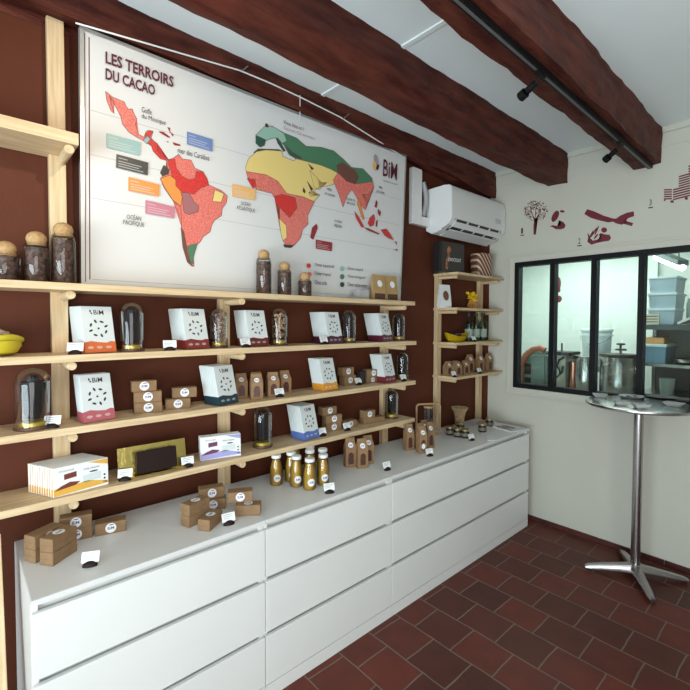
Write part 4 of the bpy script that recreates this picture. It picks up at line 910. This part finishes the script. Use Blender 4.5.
DL = [(onX(132, 350, .145), Z2, 'on the second shelf right of the orange-banded cartons', 'sticks', .047, .203), (onX(218.5, 347, .12), Z2, 'on the second shelf before the middle post', 'pale', .044, .188), (onX(279, 345, .12), Z2, 'on the second shelf, filled with beige pieces', 'beige', .046, .198),
      (onX(348.5, 343, .11), Z2, 'on the second shelf right of the plum-banded cartons', 'sticks', .046, .200), (onX(398.5, 340, .11), Z2, 'at the right end of the second shelf', 'sticks', .045, .190),
      (onX(33.5, 427, .14), Z3, 'on the third shelf at the far left', 'cone', .058, .222), (onX(402, 378, .11), Z3, 'at the right end of the third shelf', 'sticks', .044, .190),
      (onX(262.5, 447, .13), Z4, 'on the lowest shelf right of the middle post', 'sticks', .050, .212), (onX(391.5, 419.5, .11), Z4, 'at the right end of the lowest shelf', 'sticks', .047, .198)]
for i, (p, z, w, kd, r, hh) in enumerate(DL):
    dome(p.x, p.y, z, w, r, hh); filling(p.x, p.y, z+.0005, r, hh, kd, {'sticks': 'dark chocolate sticks in the dome ', 'cone': 'dark wrapped bundle in the dome ', 'pale': 'pale dried cocoa pieces in the dome ', 'beige': 'beige cocoa pieces in the dome '}[kd]+w, i)

# ---- cork ball jars
def jar(x, y, z, r, hh, rc, label):
    t = thing('cork_jar', label, 'jar', (x, y, z+.0003), 0, 'glass jars of cocoa beans with cork ball lids')
    bm = newbm(); lathe(bm, [(r*.93, 0), (r, .004), (r, hh*.86), (r*.93, hh*.94), (r*.80, hh)], 30, cap=False); lathe(bm, [(r*.93, 0), (0, .001)], 30, cap=False); obj('glass_body', bm, GLASS, t, True)
    rr = random.Random(int(r*1e5)+int(hh*1e4)); bm = newbm(); n = 34; m = 26; rb = r*.94; g = []
    for k in range(m+1):
        zz = .004+(hh*.86)*k/m; g.append([bm.verts.new(((rb+rr.uniform(-.0035, .0005))*math.cos(2*math.pi*i/n), (rb+rr.uniform(-.0035, .0005))*math.sin(2*math.pi*i/n), zz+rr.uniform(-.001, .001))) for i in range(n)])
    for a, c in zip(g, g[1:]):
        for i in range(n): bm.faces.new((a[i], a[(i+1) % n], c[(i+1) % n], c[i]))
    bm.faces.new(g[-1]); bm.faces.new(list(reversed(g[0]))); b_ = obj('cocoa_beans', bm, BEANS, t); b_['kind'] = 'stuff'
    bm = newbm(); lathe(bm, [(r*.72, hh-.008), (r*.74, hh+.004)]+[(rc*math.cos(q), hh+rc*.55+rc*.85*math.sin(q)) for q in [R(d_) for d_ in (-35, -15, 0, 20, 40, 60, 78)]]+[(0, hh+rc*1.4)], 26, cap=True); obj('cork_lid', bm, CORK, t, True)
jar(.12, -3.217, Z1, .043, .098, .033, 'shortest jar of cocoa beans with cork lid at the left end of the top shelf')
jar(.12, -3.126, Z1, .0405, .145, .033, 'middle-height jar of cocoa beans with cork lid on the left of the top shelf')
jar(.12, -3.041, Z1, .0405, .190, .033, 'tallest jar of cocoa beans with cork lid beside the left post')
jar(.150, -2.178, Z1, .039, .188, .029, 'tallest jar of cocoa beans with cork lid before the map board')
jar(.150, -2.052, Z1, .037, .138, .029, 'middle-height jar of cocoa beans with cork lid before the map board')
jar(.150, -1.918, Z1, .038, .092, .030, 'shortest jar of cocoa beans with cork lid before the map board')
# pouches and grey box on the top shelf
def pouch(nm, label, x, y, z, w, hh, m, rz=0, clear=.0, prt=None, group=None):
    t = thing('stand_up_pouch', label, 'pouch', (x, y, z+.0003), rz, group)
    bm = newbm(); S = []
    for zz, th, ww in ((0, .040, .96), (.02, .042, 1), (hh*.5, .028, 1), (hh*.86, .008, .99), (hh, .003, .98)):
        S.append([bm.verts.new((sx*th/2, sy*w/2*ww, zz)) for sx, sy in ((-1, -1), (1, -1), (1, -.3), (1, .3), (1, 1), (-1, 1))])
    for a, c in zip(S, S[1:]):
        for i in range(6): bm.faces.new((a[i], a[(i+1) % 6], c[(i+1) % 6], c[i]))
    bm.faces.new(S[0]); bm.faces.new(S[-1]); obj('pouch_body', bm, m, t)
    return t
KP = mat('pouch_kraft', (.42, .27, .11), .6, var=.1, vscale=15)
for i, (u, w) in enumerate(((378, 'left'), (390.5, 'right'))):
    p = onX(u, 299, .14); t = pouch('p', 'kraft stand-up pouch on the top shelf, %s one of the pair' % w, .14, p.y, Z1, .108, .165, KP, -4, group='kraft pouches on the top shelf')
    bm = newbm(); ellipse(bm, (.0165, 0, .108), (0, .022, 0), (-.004, 0, .022), 18); obj('round_sticker', bm, PAPER, t)
    bm = newbm(); flat(bm, [(.0215, -.045, .008), (.0215, .045, .008), (.0205, .045, .045), (.0205, -.045, .045)]); obj('clear_window', bm, mat('dark_window_film', (0, 0, 0)), t)
o = tag(obj('grey_carton', rbox(-.03, .03, -.042, .042, 0, .062, .002), mat('pale_grey_card', (.42, .42, .42), .6)), 'low grey carton on the top shelf left of the pouches', 'carton'); o.location = (.125, -1.462, Z1+.0003)
# yellow bowl of beans far left on the second shelf
YEP = mat('yellow_ceramic', (.60, .50, .03), .35)
t = thing('yellow_bowl', 'yellow green rounded bowl at the left end of the second shelf', 'bowl', (.11, -3.262, Z2+.0003))
bm = newbm(); lathe(bm, [(.04, 0), (.075, .012), (.088, .035), (.086, .055), (.080, .060), (.078, .052), (.07, .03), (0, .012)], 30, cap=False); obj('bowl_body', bm, YEP, t, True)
bm = newbm(); tube(bm, [(.085*math.cos(q), .085*math.sin(q), .062+.006*math.sin(3*q)) for q in [i*math.pi/14 for i in range(28)]], .011, 10, closed=True); obj('twisted_rim', bm, YEP, t, True)
bm = newbm(); rr = random.Random(5)
for i in range(150):
    q = math.sqrt(rr.uniform(0, 1))*.058; a = rr.uniform(0, 6.28); M = Matrix.Translation((q*math.cos(a), q*math.sin(a), .062+.030*(1-(q/.07)**2)+rr.uniform(-.003, .003))) @ Matrix.Rotation(rr.uniform(0, 3), 4, 'Z')
    bmesh.ops.create_icosphere(bm, subdivisions=1, radius=1, matrix=M @ Matrix.Diagonal((.009, .006, .005, 1)))
lathe(bm, [(.066, .058), (.05, .075), (0, .084)], 20, cap=False)
o = obj('shelled_beans', bm, mat('pale_beans', (.52, .42, .32), .7, col2=(.30, .21, .15), vscale=70)); o['label'] = 'heap of pale shelled beans in the yellow bowl'; o['kind'] = 'stuff'; o.location = (.11, -3.262, Z2+.0003)
# gold case with a dark tablet
t = thing('gold_case', 'long open gold foil case on the lowest shelf', 'case', (.150, -2.725, Z4+.0022), -2)
M = Matrix.Rotation(R(-12), 4, 'Y'); bm = newbm(); box(bm, -.004, 0, -.140, .140, 0, .118, M); obj('back_leaf', bm, GOLD, t)
bm = newbm(); box(bm, 0, .045, -.140, .140, 0, .006); obj('tray', bm, GOLD, t)
o = tag(obj('chocolate_tablet', rbox(-.011, 0, -.082, .082, 0, .092, .003), CHOC), 'dark rectangular chocolate tablet leaning in the gold case', 'chocolate tablet'); o.location = (.186, -2.720, Z4+.0125); o.rotation_euler = (0, R(-13), R(-2))
# bottles with white lids
def make_bottle():
    t = thing('juice_bottle', 'x', 'bottle', (0, 0, 0)); r = .0325
    prof = [(r*.9, 0), (r, .005), (r, .070), (r*.95, .088), (r*.76, .112), (r*.64, .128), (r*.64, .142)]
    bm = newbm(); lathe(bm, prof, 28, cap=False); lathe(bm, [(r*.9, 0), (0, .001)], 28, cap=False); obj('glass_body', bm, GLASS, t, True)
    bm = newbm(); lathe(bm, [(q*.95, z+.001) for q, z in prof[:-1]], 28); obj('syrup', bm, mat('golden_syrup', (.55, .32, .035), .2, col2=(.36, .20, .03), vscale=25, stretch=(1, 1, .6)), t, True)
    bm = newbm(); lathe(bm, [(r*.70, .136), (r*.76, .138), (r*.76, .150), (r*.70, .153), (0, .153)], 26, cap=False); obj('white_lid', bm, PLASTIC, t, True)
    bm = newbm(); rr2 = r+.0006; c = [(rr2*math.cos(a), rr2*math.sin(a)) for a in [R(q) for q in range(-32, 33, 8)]]
    top = [bm.verts.new((x, y, .040+.019*math.sqrt(max(0, 1-(i-4)**2/16.5)))) for i, (x, y) in enumerate(c)]; bot = [bm.verts.new((x, y, .040-.019*math.sqrt(max(0, 1-(i-4)**2/16.5)))) for i, (x, y) in enumerate(c)]
    for i in range(8): bm.faces.new((bot[i], bot[i+1], top[i+1], top[i]))
    l_ = obj('round_label', bm, PAPER, t); bm = newbm(); add_text(bm, 'BiM', (rr2+.0008, -.010, .036), (0, 1, 0), (0, 0, 1), .020, .010, True); obj('label_print', bm, PURPLE, l_)
    return t
BT = make_bottle(); first = True
for u, v, w in ((277, 486, 'leftmost of the group on the chests'), (292, 482.5, 'second from the left in the group, half hidden'), (297.5, 487.5, 'front, third from the left in the group'), (311, 490.5, 'foremost of the group on the chests'), (311, 480, 'right behind the foremost one'), (311, 474.5, 'at the back of the column behind the foremost one'), (324.5, 485.5, 'at the front right, behind the price card'), (324, 478.5, 'directly behind the front right one'), (297, 474.5, 'at the back left of the group')):
    p = onZ(u, v, .78); lab = 'golden bottle with white lid, '+w; o = BT if first else dup(BT, lab, (0, 0, 0)); first = False
    o.location = (p.x-.026, p.y+.012, .7803); o.rotation_euler = (0, 0, R(-22)); o['label'] = lab; o['group'] = 'golden bottles with white lids'
# wooden frame with glass tube
t = thing('wooden_frame_lamp', 'rounded pale wooden frame with a glass cylinder on the wide chest', 'lantern', (.13, -.775, .7803), -30)
bm = newbm(); w2, hh, rc = .092, .232, .022; pts = []
for cy, cz, a0 in ((w2-rc, .008+rc, -90), (w2-rc, hh-rc, 0), (-w2+rc, hh-rc, 90), (-w2+rc, .008+rc, 180)):
    for k in range(6): a = R(a0+k*18); pts.append((0, cy+rc*math.cos(a), cz+rc*math.sin(a)))
tube(bm, pts, .0075, 10, closed=True); obj('frame', bm, mat('pale_brown_wood', (.42, .24, .12), .5), t, True)
bm = newbm(); lathe(bm, [(.030, .018), (.030, .205)], 24, cap=False); obj('glass_cylinder', bm, GLASS, t, True)
bm = newbm(); lathe(bm, [(.010, .02), (.010, .20)], 12); obj('dark_core', bm, mat('smoked_grey', (.10, .11, .13), .3), t, True)
bm = newbm(); lathe(bm, [(.040, .0), (.040, .012), (.034, .018), (0, .018)], 24, cap=False); lathe(bm, [(.034, .205), (.034, .218)], 24); obj('collar', bm, mat('pale_brown_wood', (0, 0, 0)), t, True)
# pleated wooden cup
t = thing('pleated_cup', 'pale pleated wooden cup flaring upward beside the small dark jars', 'cup', (.115, -.345, .7803)); bm = newbm(); n = 40; rings = []
for r_, z_ in ((.032, 0), (.034, .03), (.036, .075), (.046, .115), (.066, .150)):
    rings.append([bm.verts.new((r_*(1+(.05 if i % 2 else -.05))*math.cos(2*math.pi*i/n), r_*(1+(.05 if i % 2 else -.05))*math.sin(2*math.pi*i/n), z_)) for i in range(n)])
for a, c in zip(rings, rings[1:]):
    for i in range(n): bm.faces.new((a[i], a[(i+1) % n], c[(i+1) % n], c[i]))
bmesh.ops.solidify(bm, geom=list(bm.faces), thickness=.002); WD = mat('cup_wood', (.70, .52, .30), .6, var=.2, vscale=20, stretch=(4, 4, .5)); obj('pleated_wall', bm, WD, t)
bm = newbm(); lathe(bm, [(.040, .070), (.041, .074), (.040, .082)], 30, cap=False); obj('band', bm, mat('tan_band', (.40, .25, .12), .6), t, True)
# small dark jars
def make_jar2():
    t = thing('spread_jar', 'x', 'jar', (0, 0, 0)); t.scale = (1.15, 1.15, 1.15); bm = newbm(); lathe(bm, [(.024, 0), (.026, .003), (.026, .036), (.022, .042), (0, .042)], 24, cap=False); obj('dark_glass', bm, mat('dark_spread', (.022, .012, .010), .15), t, True)
    bm = newbm(); lathe(bm, [(.0235, .042), (.024, .044), (.024, .054), (.022, .056), (0, .056)], 24, cap=False); obj('gold_lid', bm, mat('lid_gold', (.52, .42, .24), .3, metal=.9), t, True)
    bm = newbm(); lathe(bm, [(.0264, .010), (.0264, .030)], 24, cap=False); obj('paper_label', bm, mat('olive_label', (.16, .14, .10), .5), t, True); return t
J2 = make_jar2(); first = True
for u, v, w in ((450.5, 435.5, 'leftmost in the front row of three'), (458, 437.5, 'middle in the front row of three'), (466, 438.5, 'rightmost in the front row of three'), (461, 431.5, 'behind the front row, beside the pleated cup'), (483, 432.5, 'with a green label, standing right of the row'), (490, 427, 'small one at the right beside the brochures')):
    p = onZ(u, v, .78); lab = 'small dark spread jar, '+w; o = J2 if first else dup(J2, lab, (0, 0, 0)); first = False; o.location = (p.x-.018, p.y+.02, .7803); o['label'] = lab; o['group'] = 'small dark spread jars'
def sheet(nm, label, cat, u, v, w, l, rz, m, z=.7803, th=.002):
    p = onZ(u, v, z); o = tag(obj(nm, rbox(-w/2, w/2, -l/2, l/2, 0, th, .0004, 1), m), label, cat); o.location = (p.x, p.y, z); o.rotation_euler = (0, 0, R(rz)); return o
LIL = mat('lilac_paper', (.46, .42, .46), .5)
sheet('brochure', 'pale lilac brochure propped behind the dark jars', 'brochure', 484, 425, .12, .20, 20, LIL, .7803, .012)
sheet('magazine', 'white magazine with dark red print at the far end of the chests', 'magazine', 508, 428.5, .20, .15, -15, PAPER, .7803, .006)
bm = newbm(); rr = random.Random(9)
o = bpy.data.objects['magazine']
for i in range(7): y = -.055+i*.016; box(bm, -.085+rr.uniform(0, .02), .05+rr.uniform(-.05, .03), y, y+.009, .0062, .0066)
obj('printed_lines', bm, INK, o)
sheet('folded_leaflet', 'white folded leaflet in front of the green-labelled jar', 'leaflet', 490, 438, .05, .16, 35, PAPER, .7803, .004)
# ---- corner shelving goods
t = thing('picture_box', 'dark box with an orange picture and white title on the top corner shelf', 'box', (.13, -.520, S1+.0003), -8)
obj('box_body', rbox(-.03, .03, -.125, .125, 0, .228, .003), mat('box_charcoal', (.035, .030, .025), .4), t)
bm = newbm()
for p_ in ([(-.085, .03), (-.06, .02), (-.05, .09), (-.035, .10), (-.045, .14), (-.02, .165), (-.045, .20), (-.075, .17), (-.06, .13), (-.08, .09)],): flat(bm, [(.0306, y, z) for y, z in p_])
obj('orange_picture', bm, mat('picture_orange', (.45, .17, .06), .5, col2=(.16, .05, .03), vscale=30), t)
bm = newbm(); add_text(bm, 'CHOCOLAT', (.0308, -.055, .085), (0, 1, 0), (0, 0, 1), .14, .026, True); obj('title', bm, PAPER, t)
bm = newbm(); box(bm, -.028, .0305, -.150, -.128, 0, .22); box(bm, -.001, .0312, -.143, -.135, .08, .14); o = tag(obj('black_folder', bm, BLACKP), 'slim black folder left of the picture box on the top corner shelf', 'folder'); o.location = (.13, -.520, S1+.0003); o.rotation_euler = (0, 0, R(-8))
t = thing('striped_tin', 'brown and cream striped tin on the right of the top corner shelf', 'tin', (.12, -.060, S1+.0003), -10); t.scale = (1.12, 1.12, 1.12)
bm = newbm(); S = []
for z_, k in ((0, .90), (.012, .94), (.16, 1.06), (.172, 1.0)):
    S.append([bm.verts.new((.052*k*math.copysign(abs(math.cos(q))**.5, math.cos(q)), .078*k*math.copysign(abs(math.sin(q))**.5, math.sin(q)), z_)) for q in [2*math.pi*i/28 for i in range(28)]])
for a, c in zip(S, S[1:]):
    for i in range(28): bm.faces.new((a[i], a[(i+1) % 28], c[(i+1) % 28], c[i]))
bm.faces.new(S[0]); bm.faces.new(S[-1])
sm = bpy.data.materials.new('striped_print'); sm.use_nodes = True; nt = sm.node_tree; b = nt.nodes['Principled BSDF']; tc = nt.nodes.new('ShaderNodeTexCoord'); mp = nt.nodes.new('ShaderNodeMapping'); mp.inputs['Rotation'].default_value = (R(52), 0, 0)
wv = nt.nodes.new('ShaderNodeTexWave'); wv.bands_direction = 'Z'; wv.inputs['Scale'].default_value = 12; wv.inputs['Distortion'].default_value = .6; rp = nt.nodes.new('ShaderNodeValToRGB')
rp.color_ramp.elements[0].position = .66; rp.color_ramp.elements[1].position = .74; rp.color_ramp.elements[0].color = (.14, .055, .032, 1); rp.color_ramp.elements[1].color = (.66, .46, .34, 1)
nt.links.new(tc.outputs['Object'], mp.inputs[0]); nt.links.new(mp.outputs[0], wv.inputs[0]); nt.links.new(wv.outputs[0], rp.inputs[0]); nt.links.new(rp.outputs[0], b.inputs['Base Color'])
obj('tin_body', bm, sm, t, True); bm = newbm(); lathe(bm, [(.04, .172), (.03, .182), (0, .184)], 20, cap=False); obj('lid', bm, mat('tin_lid_brown', (.12, .05, .03), .5), t, True)
t = pouch('w', 'white stand-up pouch with a brown picture on the second corner shelf', .080, -.522, S2, .115, .180, PAPER, -10)
bm = newbm(); ellipse(bm, (.0185, 0, .095), (0, .030, 0), (-.006, 0, .038), 20); obj('printed_picture', bm, mat('brown_print', (.16, .06, .04), .5), t)
bm = newbm()
t = thing('yellow_flower', 'bright yellow crinkled flower on a small amber foot, second corner shelf', 'ornament', (.12, -.190, S2+.0003)); rr = random.Random(4)
for i in range(34):
    a = rr.uniform(0, 6.28); q = rr.uniform(.01, .06); M = Matrix.Translation((q*.5*math.cos(a), q*math.sin(a), .075+rr.uniform(-.02, .055))) @ Matrix.Rotation(rr.uniform(0, 3), 4, 'X') @ Matrix.Rotation(rr.uniform(0, 3), 4, 'Z')
    bmesh.ops.create_icosphere(bm, subdivisions=1, radius=1, matrix=M @ Matrix.Diagonal((.020, .017, .007, 1)))
obj('petals', bm, mat('flower_yellow', (.75, .45, .01), .5), t)
bm = newbm()
for i in range(12): a = i*.52; tube(bm, [(.02*math.cos(a), .02*math.sin(a), .06), (.032*math.cos(a), .045*math.sin(a), .03), (.02*math.cos(a), .03*math.sin(a), .007)], .006, 8)
obj('amber_foot', bm, mat('amber_wood', (.55, .27, .07), .5), t)
t = thing('yellow_basket', 'yellow leaf-shaped dish of wrapped chocolates on the third corner shelf', 'dish', (.125, -.418, S3+.0003), -10)
bm = newbm(); n = 28; rings = []
for k, z_ in ((.55, 0), (.80, .018), (1.0, .045)):
    rings.append([bm.verts.new((.055*k*math.cos(2*math.pi*i/n), .120*k*math.sin(2*math.pi*i/n), z_+(.030*abs(math.sin(2*math.pi*i/n))**2 if k == 1 else 0))) for i in range(n)])
for a, c in zip(rings, rings[1:]):
    for i in range(n): bm.faces.new((a[i], a[(i+1) % n], c[(i+1) % n], c[i]))
bm.faces.new(rings[0]); bmesh.ops.solidify(bm, geom=list(bm.faces), thickness=.003); obj('dish_body', bm, mat('bright_yellow', (.72, .52, .01), .4), t, True)
rr = random.Random(8); cho = None
for i in range(12):
    bm = newbm(); bmesh.ops.create_icosphere(bm, subdivisions=2, radius=.014)
    q = i*.52; lab = 'dark wrapped chocolate in the yellow leaf-shaped dish'
    o = tag(obj('wrapped_chocolate', bm, mat('dark_wrapper', (.06, .03, .05), .35), smooth=True), lab, 'chocolate', 'wrapped chocolates in the yellow dish'); o.location = (.125+.018*math.cos(q*2.3), -.418+(.062-.014*(i % 3))*math.sin(q)*(1.1), S3+.036+.012*(i % 3)); o.scale = (1, 1.2, .8)
def make_gb():
    t = thing('oil_bottle', 'x', 'bottle', (0, 0, 0)); r = .033
    pr_ = [(r*.9, 0), (r, .005), (r, .135), (r*.85, .155), (r*.42, .185), (r*.38, .215)]
    bm = newbm(); lathe(bm, pr_, 26, cap=False); lathe(bm, [(r*.9, 0), (0, .001)], 26, cap=False); obj('glass_body', bm, glass('green_glass', (.62, .74, .66)), t, True)
    bm = newbm(); lathe(bm, [(r*.9, .004), (r*.9, .115)], 22); obj('contents', bm, mat('green_contents', (.10, .15, .09), .4, col2=(.03, .05, .03), vscale=40), t, True)
    bm = newbm(); lathe(bm, [(r*1.015, .03), (r*1.015, .10)], 26, cap=False); obj('label_band', bm, mat('sage_label', (.16, .24, .17), .6, col2=(.40, .46, .40), vscale=50), t, True)
    bm = newbm(); lathe(bm, [(r*.44, .205), (r*.46, .207), (r*.46, .232), (0, .233)], 18, cap=False); obj('black_cap', bm, BLACKP, t, True); return t
GB = make_gb()
for i, (y, w) in enumerate(((-.235, 'left'), (-.130, 'middle'), (-.018, 'right'))):
    lab = 'glass bottle with green label and black cap, %s of three on the corner shelf' % w; o = GB if i == 0 else dup(GB, lab, (0, 0, 0)); o.location = (.120, y, S3+.0003); o['label'] = lab; o['group'] = 'glass bottles on the corner shelf'
